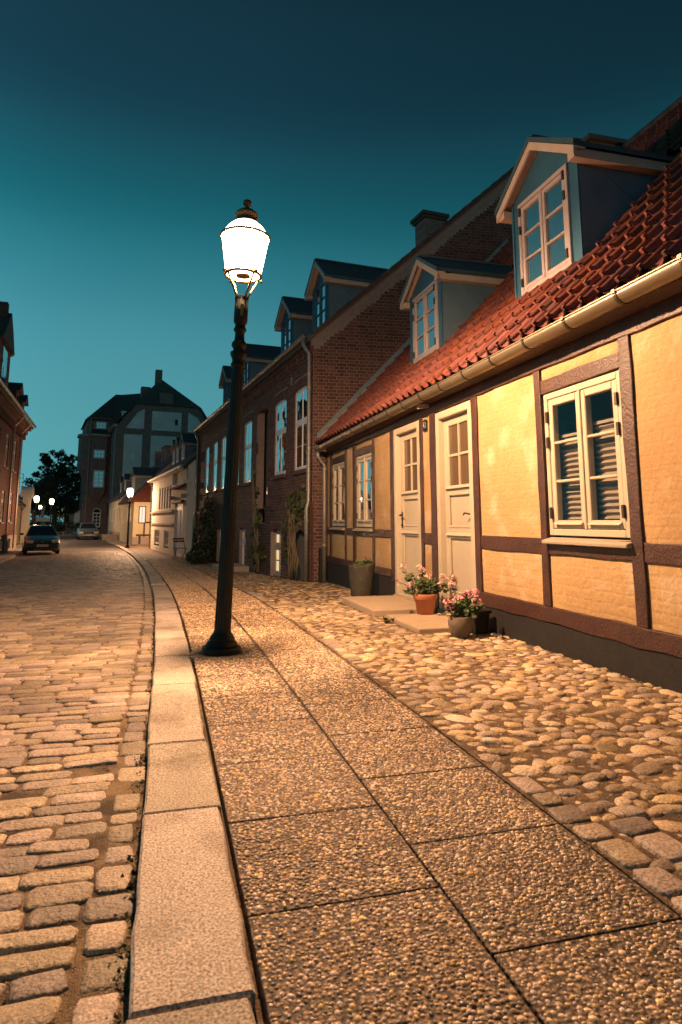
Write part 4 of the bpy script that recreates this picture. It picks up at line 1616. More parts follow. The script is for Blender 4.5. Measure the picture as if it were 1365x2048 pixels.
gfb = np.array([(4, 5, 6, 7), (0, 1, 5, 4), (1, 2, 6, 5), (2, 3, 7, 6), (3, 0, 4, 7)])
gb_me = arr_mesh('brick', gvb, gfb, M_['brick'])
rank = np.argsort(np.abs(T[:, 0, 3] - 1.2) * .8 + np.abs(T[:, 2, 3] - 4.4) * .5)
for i in rank[:300]:
    o = link('brick', gb_me, gable)
    t = T[i]
    o.location = (t[0, 3], 0, t[2, 3])
    o.scale = (t[0, 0], t[1, 1], t[2, 2])
tag(link('bricks', replicate(gvb, gfb, T[rank[300:]], 'bricks', M_['brick']), gable), kind='stuff')
# cement verge and roof
VG = MB()
for s0, s1 in ((0, PK), (PK, 2 * PK)):
    VG.hexa([(s0 - .05, -.012, gtop(s0) - .20), (s1, -.012, gtop(s1) - .20), (s1, .02, gtop(s1) - .20), (s0 - .05, .02, gtop(s0) - .20),
             (s0 - .05, -.012, gtop(s0) - .0), (s1, -.012, gtop(s1) - .0), (s1, .02, gtop(s1) + .0), (s0 - .05, .02, gtop(s0) + .0)])
VG.build('verge', M_['mortar'], gable)
gx = lambda s: (s * math.cos(GA), s * math.sin(GA))
BRF = (4.62, RS_ * math.cos(GA))     # roof: z = 4.62 + slope * x local (nearly)
P0_, PKp = gx(-.12), gx(PK)
rf = MB()
zt = 4.62 - .12 * RS_
rf.hexa([(P0_[0], P0_[1] - .06, zt), (PKp[0], PKp[1] - .06, gtop(PK)), (PKp[0], BL, gtop(PK)), (P0_[0], BL, zt),
         (P0_[0], P0_[1] - .06, zt + .08), (PKp[0], PKp[1] - .06, gtop(PK) + .08), (PKp[0], BL, gtop(PK) + .08), (P0_[0], BL, zt + .08)])
broof = rf.build('roof', M_['dark_tile'], bh)
P9 = gx(2 * PK)
MB().hexa([(PKp[0], PKp[1] - .06, gtop(PK)), (P9[0], P9[1], 4.6), (P9[0], BL, 4.6), (PKp[0], BL, gtop(PK)),
           (PKp[0], PKp[1] - .06, gtop(PK) + .08), (P9[0], P9[1], 4.68), (P9[0], BL, 4.68), (PKp[0], BL, gtop(PK) + .08)]).build('rear_slope', M_['dark_tile'], broof)
# verge tiles along the gable edge
n = 22
for i in range(n):
    s0, s1 = PK * i / n - .02, PK * (i + 1) / n + .03
    a, b = gx(s0), gx(s1)
    MB().bar((a[0], a[1] - .03, gtop(s0) + .105), (b[0], b[1] - .03, gtop(s1) + .085), .16, .035).build('verge_tile', M_['dark_tile'], broof)
ch = MB().box(-.33, .33, -.3, .3, -.8, .62)
c_ = ch.build('chimney', M_['brick_far'], bh, loc=(PKp[0] + .05, PKp[1] + 5.0, gtop(PK) + .05))
MB().box(-.44, .44, -.41, .41, .62, .72).build('chimney_cap', M_['dark_tile'], c_)
MB().box(-.39, .39, -.36, .36, .54, .62).build('chimney_collar', M_['dark_tile'], c_)
# windows
for i, (a, b) in enumerate(BW):
    w_ = window(bh, a, b, WZ0 + .03, WZ1 + .0, .02, 1, 2, (2, 1), fm='white_paint', pm='pane_sky', transom=3.02, parts=i < 2, fw=.035, sw=.032, bw=.018, deep=.05, inset=.004)
    MB().box(-.05, .06, a - .03, b + .03, WZ0 - .055, WZ0 + .028).build('sill', M_['brick'], w_)
a, b, c, d = BDOOR
dr_ = MB().ring(.26, .33, a, b, c, d, .09).build('door', M_['wood_grey'], bh)
MB().box(.28, .31, a + .09, b - .09, c + .05, 2.55).build('door_leaf', M_['wood_grey'], dr_)
MB().box(.27, .32, a + .09, b - .09, 2.55, 2.64).build('door_rail', M_['wood_grey'], dr_)
MB().box(.295, .30, a + .09, b - .09, 2.64, d - .09).build('pane', M_['pane_dark'], dr_)
for k in range(3):
    MB().box(.262 , .285, a + .16, b - .16, c + .12 + k * .5, c + .5 + k * .5).build('door_panel', M_['wood_grey'], dr_)
MB().ring(-.06, .0, BDOOR[1] - .14, BDOOR[1] - .02, 2.72, 3.0, .02).build('door_lamp', M_['iron_black'], dr_)
for i, (a, b, c, d) in enumerate(BASE_W):
    if i == 2:
        o = MB().box(.10, .15, a, b, c, d).build('basement_door', M_['wood_grey'], bh)
        for k in range(5):
            MB().box(.085, .10, a + .02 + (b - a - .04) * k / 5 + .005, a + .02 + (b - a - .04) * (k + 1) / 5 - .005, c + .02, d - .03).build('plank', M_['wood_grey'], o)
    else:
        window(bh, a, b, c + .02, d - .02, .06, 1, 2, (2, 1), fm='white_paint' if i else 'cream_paint', pm='pane_lit' if i == 0 else 'pane_dark', transom=.43, parts=False, fw=.05, sw=.05, bw=.025)
# gutter and two downpipes
V_, F_ = [], []
gys = np.arange(-.02, BL + .1, .3)
for yy in gys:
    for k in range(9):
        t = math.pi + math.pi * k / 8
        V_.append((-.15 + .07 * math.cos(t), yy, 4.66 + .07 * math.sin(t)))
for j in range(len(gys) - 1):
    F_ += [(j * 9 + k, j * 9 + k + 1, (j + 1) * 9 + k + 1, (j + 1) * 9 + k) for k in range(8)]
gt = link('gutter', arr_mesh('gutter', np.array(V_), np.array(F_), M_['old_zinc'], True), bh)
y = .2
while y < BL:
    MB().box(-.225, -.215, y - .012, y + .012, 4.60, 4.675).build('gutter_bracket', M_['old_zinc'], gt)
    y += .62
for (yy, kz) in ((.10, 1.3), (BL - .12, 1.3)):
    dpp = MB().tube([(-.15, yy + .1, 4.60), (-.15, yy + .1, 4.50), (-.11, yy + .02, 4.38), (-.05, yy, 4.30), (-.05, yy, kz + .08), (-.09, yy - .01, kz - .06), (-.09, yy - .01, -.18)], .042, 10).build('downpipe', M_['old_zinc'], bh, smooth=True)
    for zz in (3.6, 2.4, 1.0):
        xx = -.05 if zz > kz else -.09
        MB().lathe([(.043, -.025), (.05, -.02), (.05, .02), (.043, .025)], 12, (xx, yy if zz > kz else yy - .01, zz)).build('pipe_collar', M_['old_zinc'], dpp)
MB().box(-.018, -.008, 1.42, 1.50, 3.93, 4.10).build('wall_vent', M_['old_zinc'], bh)
MB().box(-.018, -.008, 3.36, 3.44, 1.64, 1.80).build('door_plate', M_['enamel_white'], bh)
for i, (a, b) in enumerate(((.26, 1.30), (2.80, 3.86), (7.45, 8.55), (10.68, 11.75))):
    dormer(bh, a, b, .42, 5.0, 6.10, 6.55, BRF, pm='pane_sky', rows=3, hinges=False, over=.14, parts=i < 2, frame='blue_cladding', win_in=(.12, .03, .04))
# the steps of the basement door behind the vine, half sunk
MB().box(-.75, -.04, 5.0, 6.4, -.5, -.16).build('light_well', M_['stone_trim'], bh, bevel=.01)

# small cabinet between the two houses
cb_ = MB().box(-.035, .0, -.065, .065, -.02, .60).box(-.042, -.036, -.055, .055, .02, .57)
o = tag(cb_.build('meter_cabinet', M_['tar'], loc=(2.86, 12.06, -.12), rz=0), 'dark grey meter cabinet between the two drainpipes at the brick corner', 'cabinet')
MB().box(-.046, -.042, .035, .045, .28, .32).build('cabinet_lock', M_['enamel_white'], o)
def text_mesh(name, fc, parent, loc):
    """lettering as a plain mesh"""
    tmp = bpy.data.objects.new('tmp', fc)
    COL.objects.link(tmp)
    me = bpy.data.meshes.new_from_object(tmp.evaluated_get(bpy.context.evaluated_depsgraph_get()))
    bpy.data.objects.remove(tmp)
    return link(name, me, parent, loc)


# ------------------------------------------------------------------ street lanterns
LAMP_COL = (1.0, .56, .295)
LAMP_W = 3000
glow_mat('lantern_glow', (1.0, .84, .60), 40.0, clear=.80)
glow_mat('mantle_glow', (1.0, .84, .60), 60.0)
glow_mat('dome_glow', (1.0, .80, .52), 9.0, clear=.13)
lamp_mesh = {}


def street_lamp(loc, lean=(0, 0), near=False, label='', power=LAMP_W):
    L_ = empty('street_lamp', loc, 0, label, 'street lamp', 'old lantern lamps along the street')
    L_.rotation_euler = (lean[1], lean[0], 0)
    n = 32 if near else 12
    fl = (lambda k, z: 1 - (.085 if k % 2 else 0) * (1 if .2 < z < 2.26 else 0)) if near else None
    MB().lathe([(.150, -.06), (.150, .035), (.143, .048), (.122, .052), (.124, .062), (.112, .085), (.098, .095), (.100, .105), (.090, .125), (.071, .150), (.063, .18)], n).build('base', M_['iron_green'], L_, smooth=False, bevel=0)
    zz = [.17] + [.22 + 2.0 * i / 6 for i in range(7)] + [2.28]
    MB().lathe([(.065 - .017 * (z / 2.28), z) for z in zz], n, flute=fl).build('shaft', M_['iron_green'], L_, smooth=not near)
    prof = [(.050, 2.27), (.060, 2.285), (.060, 2.30), (.050, 2.315), (.052, 2.34), (.066, 2.37), (.062, 2.40), (.046, 2.415), (.048, 2.43), (.064, 2.455), (.060, 2.48), (.043, 2.50),
            (.040, 2.53), (.040, 2.57), (.052, 2.585), (.054, 2.60), (.044, 2.615), (.042, 2.635), (.058, 2.66), (.058, 2.88), (.052, 2.885)]
    MB().lathe(prof, n).build('neck', M_['iron_green'], L_, smooth=True)
    if near:                 # leaf ornament around the neck
        for k in range(8):
            t = k * math.pi / 4
            MB().sphere((.052 * math.cos(t), .052 * math.sin(t), 2.385), .018, 6, 5, (1, 1, 1.5)).build('leaf_ornament', M_['iron_green'], L_, smooth=True)
        MB().box(-.012, .012, -.066, -.052, 2.70, 2.80).build('number_tag', M_['lantern_brass'], L_)
    # cradle arms, ring, ribs
    m_ = 'lantern_brass' if near else 'iron_black'
    for k in range(4):
        t = .5 + k * math.pi / 2
        c_, s_ = math.cos(t), math.sin(t)
        MB().tube([(.045 * c_, .045 * s_, 2.86), (.150 * c_, .150 * s_, 3.065)], .009, 6).build('cradle_arm', M_[m_], L_, smooth=True)
        MB().tube([(.150 * c_, .150 * s_, 3.075), (.203 * c_, .203 * s_, 3.41)], .007, 6).build('lantern_rib', M_[m_], L_, smooth=True)
        if near:
            MB().tube([(.150 * c_, .150 * s_, 3.07), (.185 * c_, .185 * s_, 3.075), (.195 * c_, .195 * s_, 3.06)], [.008, .009, .012], 6).build('hook', M_[m_], L_, smooth=True)
            MB().tube([(0, 0, 3.072), (.15 * c_, .15 * s_, 3.072)], .005, 6).build('floor_bar', M_[m_], L_, smooth=True)
    ring = [(.150 * math.cos(2 * math.pi * k / 24), .150 * math.sin(2 * math.pi * k / 24), 3.072) for k in range(25)]
    MB().tube(ring, .012, 6, cap=False).build('lower_ring', M_[m_], L_, smooth=True)
    ring = [(.207 * math.cos(2 * math.pi * k / 24), .207 * math.sin(2 * math.pi * k / 24), 3.415) for k in range(25)]
    MB().tube(ring, .011, 6, cap=False).build('upper_ring', M_[m_], L_, smooth=True)
    gl = MB()
    gl.lathe([(.148, 3.08), (.200, 3.405)], 24)
    gl.f = gl.f[:-2]
    gl.build('lantern_glass', M_['lantern_glow'], L_, smooth=True, recalc=False)
    gd_ = MB().lathe([(.204, 3.42), (.150, 3.50), (.105, 3.54)], 24)
    gd_.f = gd_.f[:-2]
    gd_.build('lantern_dome', M_['dome_glow'], L_, smooth=True, recalc=False)
    MB().lathe([(.06, 0), (.06, .008)], 20, (0, 0, 3.064)).build('burner_plate', M_[m_], L_)
    MB().lathe([(.110, 3.535), (.112, 3.545), (.088, 3.555), (.088, 3.60), (.100, 3.612), (.092, 3.635), (.055, 3.665), (.020, 3.675), (.018, 3.695), (.036, 3.712), (.040, 3.73), (.030, 3.75), (.006, 3.76)],
               20).build('lantern_roof', M_[m_], L_, smooth=True)
    MB().sphere((0, 0, 3.35), .018, 12, 8, (1, 1, 1.6)).build('mantle', M_['mantle_glow'], L_, smooth=True)
    ld = bpy.data.lights.get('lantern_light_%d' % power)
    if ld is None:
        ld = bpy.data.lights.new('lantern_light_%d' % power, 'POINT')
        ld.energy = power
        ld.color = LAMP_COL
        ld.shadow_soft_size = .05
    lo = link('lantern_light', ld, L_, (0, 0, 3.392))
    return L_


# the light stands just outside the glowing mantle: keep the mantle small so it does not block it
street_lamp((LAMP[0], LAMP[1], float(gz(LAMP[1])) + .0), (.0311, .0083), True, 'lit green iron lantern post on the slab pavement, nearest the yellow house')
street_lamp((-2.12, 41.0, -.59), (0, 0), False, 'lit lantern post by the kerb in front of the white house', 4200)
street_lamp((-9.86, 55.6, -.6), (0, 0), False, 'lit lantern post beyond the dark car, tallest of the far group', 900)
street_lamp((-9.8, 62.3, -.6), (0, 0), False, 'lit lantern post in front of the dark tree, nearer the silver car', 900)
street_lamp((-14.85, 86.4, -.6), (0, 0), False, 'small far lantern beside the lit tree trunk', 900)
street_lamp((-18.05, 118.8, -.6), (0, 0), False, 'smallest and farthest lantern, low under the tree', 900)
# setts set around the lamp foot
for k in range(12):
    t = 2 * math.pi * k / 12
    s_ = (LAMP[0] + .215 * math.cos(t), LAMP[1] + .215 * math.sin(t), -t + math.pi / 2, .045, .035, .003, 0)
    link('sett', arr_mesh('sett', sett_verts(s_), SF, M_['sett_stone'], True), pavement, (s_[0], s_[1], float(gz(s_[1]))))

# ------------------------------------------------------------------ door steps
st = MB().box(2.24, 2.955, 6.95, 8.27, -.2, .034)
o = tag(st.build('stone_step', M_['step_stone'], bevel=.012), 'thick stone step at the far yellow-house door beside the tall pot', 'step', 'door steps of the yellow house')
st = MB().box(2.29, 2.955, 5.76, 6.70, -.2, .020)
tag(st.build('stone_step', M_['step_stone'], bevel=.010), 'low stone step under the terracotta pot at the near door', 'step', 'door steps of the yellow house')
for (x, y, r, lb) in ((2.83, 6.50, .026, 'pale round pebble on the low step right of the terracotta pot'), (2.89, 6.42, .030, 'flat grey stone on the low step by the door frame')):
    bv_, bf_ = bases[2]
    o = tag(link('pebble_stone', cob_mesh[2], None, (x, y, .031), .4), lb, 'stone')
    o.scale = (r * 1.3, r, .014)

# house number
pl = MB().box(-.006, .004, -.058, .058, -.068, .068)
pt = tag(pl.build('house_number_plate', M_['plate_black'], loc=(FX - .014, 7.118, 2.13), bevel=.004), 'small black number plate between the two yellow-house doors', 'number plate')
fc = bpy.data.curves.new('number', 'FONT')
fc.body = '42'
fc.size = .105
fc.extrude = .001
fc.align_x = 'CENTER'
fc.align_y = 'CENTER'
fc.materials.append(M_['enamel_white'])
to = text_mesh('number', fc, pt, (-.009, 0, 0))
to.rotation_euler = (math.pi / 2, 0, -math.pi / 2)


# ------------------------------------------------------------------ pots and plants
def flower_head(seed, m_, nfl=22, r=.036):
    rr = random.Random(seed)
    mb = MB()
    for _ in range(nfl):
        d = Vector((rr.gauss(0, 1), rr.gauss(0, 1), rr.gauss(.35, .8))).normalized()
        c = d * r * rr.uniform(.75, 1.05)
        a = d.orthogonal().normalized()
        b = d.cross(a)
        for k in range(5):
            t = 2 * math.pi * k / 5 + rr.random()
            e = a * math.cos(t) + b * math.sin(t)
            f = a * math.cos(t + 1.57) + b * math.sin(t + 1.57)
            l, w = .014 * rr.uniform(.8, 1.15), .0065
            p0, p1 = c, c + e * l + d * rr.uniform(.001, .006)
            mid_ = c + e * l * .62 + d * .003
            mb.add([p0, mid_ + f * w, p1, mid_ - f * w], [(0, 1, 2, 3)])
    return mb.mesh('flower_head', M_[m_], recalc=False)


heads = {m_: [flower_head(k, m_) for k in range(3)] for m_ in ('petal_pale', 'petal_pink')}


def leaf_disc(mb, c, d, r, rnd):
    d = Vector(d).normalized()
    a = d.orthogonal().normalized()
    b = d.cross(a)
    t0 = rnd.random() * 6.28
    pts = [Vector(c) - d * r * .12]
    for k in range(9):
        t = t0 + 5.6 * k / 8
        rr = r * (1 if k % 2 else .86)
        pts.append(Vector(c) + (a * math.cos(t) + b * math.sin(t)) * rr + d * r * .12)
    mb.add(pts, [(0, k, k + 1) for k in range(1, 9)])


RV = Vector((math.cos(YAW), -math.sin(YAW), 0))
FV = Vector((math.sin(YAW), math.cos(YAW), 0))


def plant(parent, top, hl, nleaf, spread, hgt, m_, seed, off=(0, 0, 0), leafr=.026, back=.0):
    """hl: flower heads as (right, up, away) from the pot's rim centre, metres"""
    rnd = random.Random(seed)
    top = Vector(top)
    stem_mb, leaves = MB(), MB()
    for (a, u, w) in hl:
        p = top + RV * a + FV * w + Vector((0, 0, u))
        p0 = top + RV * a * .15 + FV * w * .2
        m1 = p0.lerp(p, .5) + Vector((0, 0, .02)) + RV * rnd.gauss(0, .01)
        stem_mb.tube([p0, m1, p], [.004, .0035, .0025], 5)
        o = link('flower_head', rnd.choice(heads[m_]), parent, tuple(p), rnd.random() * 6)
        sc_ = rnd.uniform(.85, 1.15)
        o.scale = (sc_, sc_, sc_ * .9)
        for _ in range(3):
            t = rnd.uniform(.25, .8)
            q = p0.lerp(p, t) + Vector((rnd.gauss(0, .025), rnd.gauss(0, .025), rnd.gauss(0, .02)))
            leaf_disc(leaves, q, (rnd.gauss(-.3, .5), rnd.gauss(-.3, .5), 1), leafr * rnd.uniform(.7, 1.1), rnd)
    for _ in range(nleaf):
        a, w = rnd.gauss(0, spread), rnd.gauss(0, spread * .7)
        u = max(.0, hgt * rnd.random() * (1 - .45 * (abs(a) / (spread * 2.2)) ** 2) + .012)
        q = top + RV * (a + off[0]) + FV * (w + back) + Vector((0, 0, u + off[2]))
        leaf_disc(leaves, q, (rnd.gauss(-.35, .55), rnd.gauss(-.35, .55), .9), leafr * rnd.uniform(.65, 1.15), rnd)
        if rnd.random() < .4:
            stem_mb.tube([top + RV * a * .3 + FV * w * .3, q], .0025, 4)
    stem_mb.build('stems', M_['stem'], parent)
    leaves.build('foliage', M_['leaf'], parent, recalc=False)


TP = Vector((2.72, 6.64, .02))
pot1 = empty('flower_pot', tuple(TP), 0, 'terracotta pot of tall pale pink geraniums on the low door step', 'flower pot')
MB().lathe([(.082, 0), (.090, .004), (.112, .150), (.118, .152), (.124, .158), (.132, .205), (.130, .212), (.118, .212), (.112, .190), (.105, .188), (.02, .186)], 32).build('pot', M_['terracotta'], pot1, smooth=False, bevel=0)
pot1.children[-1].data.shade_smooth()
MB().lathe([(.0, .188), (.108, .190)], 20).build('soil', M_['soil'], pot1)
S1 = 1 / 188.
hl = [((x - 495) / 5.69 * S1, (600 - y) / 5.69 * S1, random.uniform(-.06, .05)) for x, y in
      ((240, 278), (440, 300), (475, 335), (195, 462), (310, 490), (385, 472), (460, 405), (530, 392), (557, 530), (700, 400), (745, 425), (815, 400), (850, 430), (795, 480), (668, 492), (440, 575))]
plant(pot1, (0, 0, .20), hl, 120, .085, .17, 'petal_pale', 5, leafr=.026)
rnd_ = random.Random(3)
lv = MB()
for (x, y) in ((300, 400), (340, 360), (280, 420), (330, 420), (380, 410), (650, 520), (700, 540), (740, 560), (640, 560), (690, 500), (760, 520), (420, 530), (460, 540), (300, 545), (360, 560)):
    for _ in range(4):
        p = RV * ((x - 495) / 5.69 * S1 + rnd_.gauss(0, .014)) + FV * rnd_.gauss(0, .03) + Vector((0, 0, .20 + (600 - y) / 5.69 * S1 + rnd_.gauss(0, .014)))
        leaf_disc(lv, p, (rnd_.gauss(-.3, .5), rnd_.gauss(-.4, .5), .8), .022 * rnd_.uniform(.7, 1.1), rnd_)
lv.build('foliage', M_['leaf'], pot1, recalc=False)

GP = Vector((2.55, 5.43, float(gz(5.43))))
pot2 = empty('flower_pot', tuple(GP), 0, 'small round grey-brown pot of deep pink geraniums on the cobbles', 'flower pot')
MB().lathe([(.062, 0), (.074, .006), (.092, .05), (.104, .10), (.106, .13), (.098, .172), (.096, .178), (.088, .178), (.086, .160), (.02, .158)], 28).build('pot', M_['pot_grey'], pot2, smooth=True)
MB().lathe([(.0, .158), (.088, .162)], 16).build('soil', M_['soil'], pot2)
S2 = 1 / 227.
hl = [((x - 905) / 5.69 * S2, (890 - y) / 5.69 * S2, random.uniform(-.03, .05)) for x, y in
      ((760, 735), (800, 760), (845, 730), (785, 790), (885, 705), (930, 700), (1000, 622), (1040, 640), (1085, 628), (985, 655), (1110, 715))]
plant(pot2, (0, 0, .172), hl, 150, .075, .15, 'petal_pink', 9, leafr=.024, off=(.035, 0, 0))

bp = empty('planter_box', (2.80, 5.60, float(gz(5.6))), R(10), 'black square pot standing against the dark plinth behind the pink geraniums', 'flower pot')
MB().hexa([(-.07, -.07, 0), (.07, -.07, 0), (.07, .07, 0), (-.07, .07, 0), (-.085, -.085, .185), (.085, -.085, .185), (.085, .085, .185), (-.085, .085, .185)]).build('pot', M_['pot_black'], bp, bevel=.008)
MB().ring(0, 0.001, 0, .001, 0, .001, .0001)
rm_ = MB()
for a in (-1, 1):
    rm_.box(-.092, .092, a * .092 - .008, a * .092 + .008, .178, .205).box(a * .092 - .008, a * .092 + .008, -.084, .084, .178, .2045)
rm_.build('rim', M_['pot_black'], bp)

tp = empty('tall_planter', (2.66, 8.78, float(gz(8.78)) - .01), 0, 'tall dark stone planter with a slanted rim between the windows and the far door', 'planter')
V_, F_ = [], []
nk = 32
for (r, z, sl) in ((.125, -.02, 0), (.150, .05, 0), (.170, .25, .3), (.182, .44, 1), (.180, .475, 1), (.160, .475, 1), (.155, .42, 1), (.03, .41, 1)):
    for k in range(nk):
        t = 2 * math.pi * k / nk
        V_.append((r * math.cos(t), r * math.sin(t), z + sl * .030 * math.cos(t - .2)))
for j in range(7):
    F_ += [(j * nk + k, j * nk + (k + 1) % nk, (j + 1) * nk + (k + 1) % nk, (j + 1) * nk + k) for k in range(nk)]
link('pot', arr_mesh('pot', np.array(V_), np.array(F_), M_['pot_stone'], True), tp)
lv, sm = MB(), MB()
for (a, u) in ((-.05, .07), (0, .05), (.06, .11), (.10, .07), (.03, .09), (-.08, .03), (.07, .04)):
    p = RV * a + Vector((0, 0, .43 + u))
    sm.tube([RV * a * .4 + Vector((0, 0, .40)), p], .004, 5)
    for _ in range(5):
        leaf_disc(lv, p + Vector((rnd_.gauss(0, .02), rnd_.gauss(0, .02), rnd_.gauss(-.01, .02))), (rnd_.gauss(-.4, .4), rnd_.gauss(-.5, .4), .7), .024 * rnd_.uniform(.7, 1.2), rnd_)
lv.build('foliage', M_['leaf'], tp, recalc=False)
sm.build('stems', M_['stem'], tp)
o = link('flower_head', flower_head(8, 'petal_red', 8, .018), tp, tuple(RV * .055 + Vector((0, 0, .555))))
MB().lathe([(.0, .405), (.158, .412)], 16).build('soil', M_['soil'], tp)


# ------------------------------------------------------------------ climbing plants on the brick house (in its frame)
def vine_leaf_mesh(seed):
    rr = random.Random(seed)
    pts = [(0, 0, 0)]
    lob = [(.25, .12), (.52, .35), (.40, .55), (.50, .85), (.22, .80), (0, 1.08), (-.22, .80), (-.50, .85), (-.40, .55), (-.52, .35), (-.25, .12)]
    for a, b in lob:
        pts.append((a * rr.uniform(.9, 1.1), b * rr.uniform(.92, 1.08), .10 * math.sin(a * 5) + rr.gauss(0, .03)))
    return MB().add(pts, [(0, k, k + 1) for k in range(1, len(lob))]).mesh('vine_leaf', M_['vine_leaf'], recalc=False)


vlm = [vine_leaf_mesh(k) for k in range(4)]
Rb = Matrix.Rotation(R(6), 3, 'Z')


def bloc(u, off, z=0.0):
    p = Rb @ Vector((-off, u, 0))
    return Vector((BR_P[0] + p.x, BR_P[1] + p.y, z))


def vine(name, label, u0, off, stems, leaves, size, dens, seed, cat='vine'):
    rr = random.Random(seed)
    g0 = bloc(u0, off)
    g0.z = float(gz(g0.y)) - .06
    t = empty(name, tuple(g0), R(6), label, cat)
    for pts in stems:
        MB().tube([(-o_, u - u0, z - g0.z) for (u, o_, z) in pts], [.013, .011, .009, .006][:len(pts)] + [.005] * max(0, len(pts) - 4), 6).build('stem', M_['vine_stem'], t, smooth=True)
    for (u, z, su, sz, n) in leaves:
        for _ in range(int(n * dens)):
            uu, zz = rr.gauss(u, su), rr.gauss(z, sz)
            o = link('leaf', rr.choice(vlm), t, (-(.045 + rr.uniform(0, .05)), uu - u0, zz - g0.z))
            s_ = size * rr.uniform(.6, 1.2)
            o.scale = (s_, s_, s_)
            o.rotation_euler = (rr.uniform(-.6, .9), rr.uniform(-.5, .5) - 1.0, math.pi / 2 + rr.uniform(-1.6, 1.6) + math.pi)
    return t


st2 = [[(.85 + random.uniform(-.25, .25), .05 + random.uniform(0, .03), -.16), (.85 + random.uniform(-.38, .38), .06 + random.uniform(-.01, .03), .25), (.9 + random.uniform(-.3, .4), .06, .75), (.95 + random.uniform(-.3, .5), .08, 1.25)] for _ in range(13)]
vine('climbing_vine', 'bushy vine with bare stems climbing beside the drainpipe at the brick corner', .85, .06, st2,
     [(1.15, .85, .2, .10, 14), (.9, 1.1, .22, .14, 18), (.6, 1.25, .2, .12, 12), (1.3, .45, .1, .12, 8), (1.35, .2, .08, .08, 4), (1.0, 1.4, .18, .10, 8), (.45, 1.5, .08, .1, 5)], .115, 2.0, 21)
st1 = [[(3.9 + random.uniform(-.3, .3), .05, -.22), (4.0 + random.uniform(-.4, .3), .06, .3), (4.1 + random.uniform(-.3, .4), .06, .9), (4.35 + random.uniform(-.15, .2), .08, 1.8), (4.7, .06, 2.6)] for _ in range(7)]
vine('climbing_vine', 'slender vine climbing the brick wall next to the tall doorway', 3.95, .06, st1,
     [(3.9, .95, .2, .10, 14), (4.1, .6, .16, .10, 9), (4.35, .2, .18, .10, 14), (3.8, .15, .22, .12, 14), (3.6, .35, .12, .12, 7), (4.2, 1.3, .10, .25, 8), (4.35, 1.9, .08, .25, 5), (4.2, -.05, .2, .08, 7)], .115, 1.8, 22)


def leaf_cloud(blobs, n, size, m_, seed, name='crown', parent=None, aspect=.6):
    """leaves scattered through ellipsoid clumps"""
    r_ = np.random.default_rng(seed)
    wts = np.array([b[3] * b[4] * b[5] for b in blobs]) ** .75
    wts /= wts.sum()
    idx = r_.choice(len(blobs), n, p=wts)
    B_ = np.array(blobs)[idx]
    d = r_.normal(size=(n, 3))
    d /= np.linalg.norm(d, axis=1)[:, None]
    rad = r_.uniform(.35, 1.0, n) ** .6
    c = B_[:, :3] + d * B_[:, 3:6] * rad[:, None]
    a = r_.normal(size=(n, 3))
    a /= np.linalg.norm(a, axis=1)[:, None]
    b = np.cross(a, r_.normal(size=(n, 3)))
    b /= np.linalg.norm(b, axis=1)[:, None]
    s_ = size * r_.uniform(.6, 1.3, n)[:, None]
    V_ = np.stack([c - a * s_, c + b * s_ * aspect, c + a * s_, c - b * s_ * aspect], 1).reshape(-1, 3)
    F_ = np.arange(4 * n).reshape(-1, 4)
    return link(name, arr_mesh(name, V_, F_, M_[m_]), parent)


sb = bloc(11.3, .35)
sb.z = float(gz(sb.y))
shr = empty('shrub', tuple(sb), R(6), 'tall dark shrub against the far end of the brick house', 'shrub')
rr = random.Random(4)
for k in range(9):
    u = rr.uniform(-1.2, 1.2)
    MB().tube([(rr.uniform(-.1, .1), u * .5, 0), (rr.uniform(-.1, .2), u * .8, .8), (rr.uniform(-.1, .3), u, rr.uniform(1.2, 2.0))], [.02, .014, .006], 5).build('branch', M_['vine_stem'], shr)
leaf_cloud([(.2, -.3, 1.6, .16, .6, .5), (.2, -1.0, 1.2, .16, .5, .5), (.2, .7, 1.2, .16, .6, .5), (.15, -1.4, .8, .2, .5, .45), (.15, 1.3, .8, .2, .5, .45), (.1, -.6, .55, .25, .9, .35), (.1, .9, .4, .25, .8, .3), (.25, .2, 2.05, .08, .22, .3), (.22, -.8, 1.85, .08, .25, .25), (.2, 1.0, 1.65, .08, .22, .28)], 3000, .048, 'shrub_leaf', 6, parent=shr)
gp_ = bloc(9.9, .6)
gs = empty('garden_bush', (gp_.x, gp_.y, float(gz(gp_.y))), 0, 'low rounded dark bush on the cobbles in front of the tall shrub', 'bush')
leaf_cloud([(0, 0, .22, .42, .75, .25), (-.1, .6, .2, .3, .5, .2)], 900, .045, 'shrub_leaf', 8, name='foliage', parent=gs)
MB().tube([(0, 0, 0), (0, .05, .2)], .02, 6).build('stem', M_['vine_stem'], gs)
# folding cafe chair by the shrub
cp = bloc(13.4, .75)
cch = empty('folding_chair', (cp.x, cp.y, float(gz(cp.y))), R(20), 'thin dark folding chair beside the tall shrub', 'chair')
for s_ in (-.2, .2):
    MB().tube([(s_, -.22, 0), (s_, .18, .82)], .011, 6).build('leg', M_['iron_black'], cch)
    MB().tube([(s_ * .9, .22, 0), (s_ * .9, -.2, .44)], .011, 6).build('leg', M_['iron_black'], cch)
for k in range(4):
    MB().box(-.2, .2, -.2 + k * .1, -.13 + k * .1, .43, .45).build('seat_slat', M_['red_tile'], cch)
for k in range(2):
    MB().box(-.2, .2, .12 + .03 * k, .14 + .03 * k, .66 + k * .09, .72 + k * .09).build('back_slat', M_['red_tile'], cch)
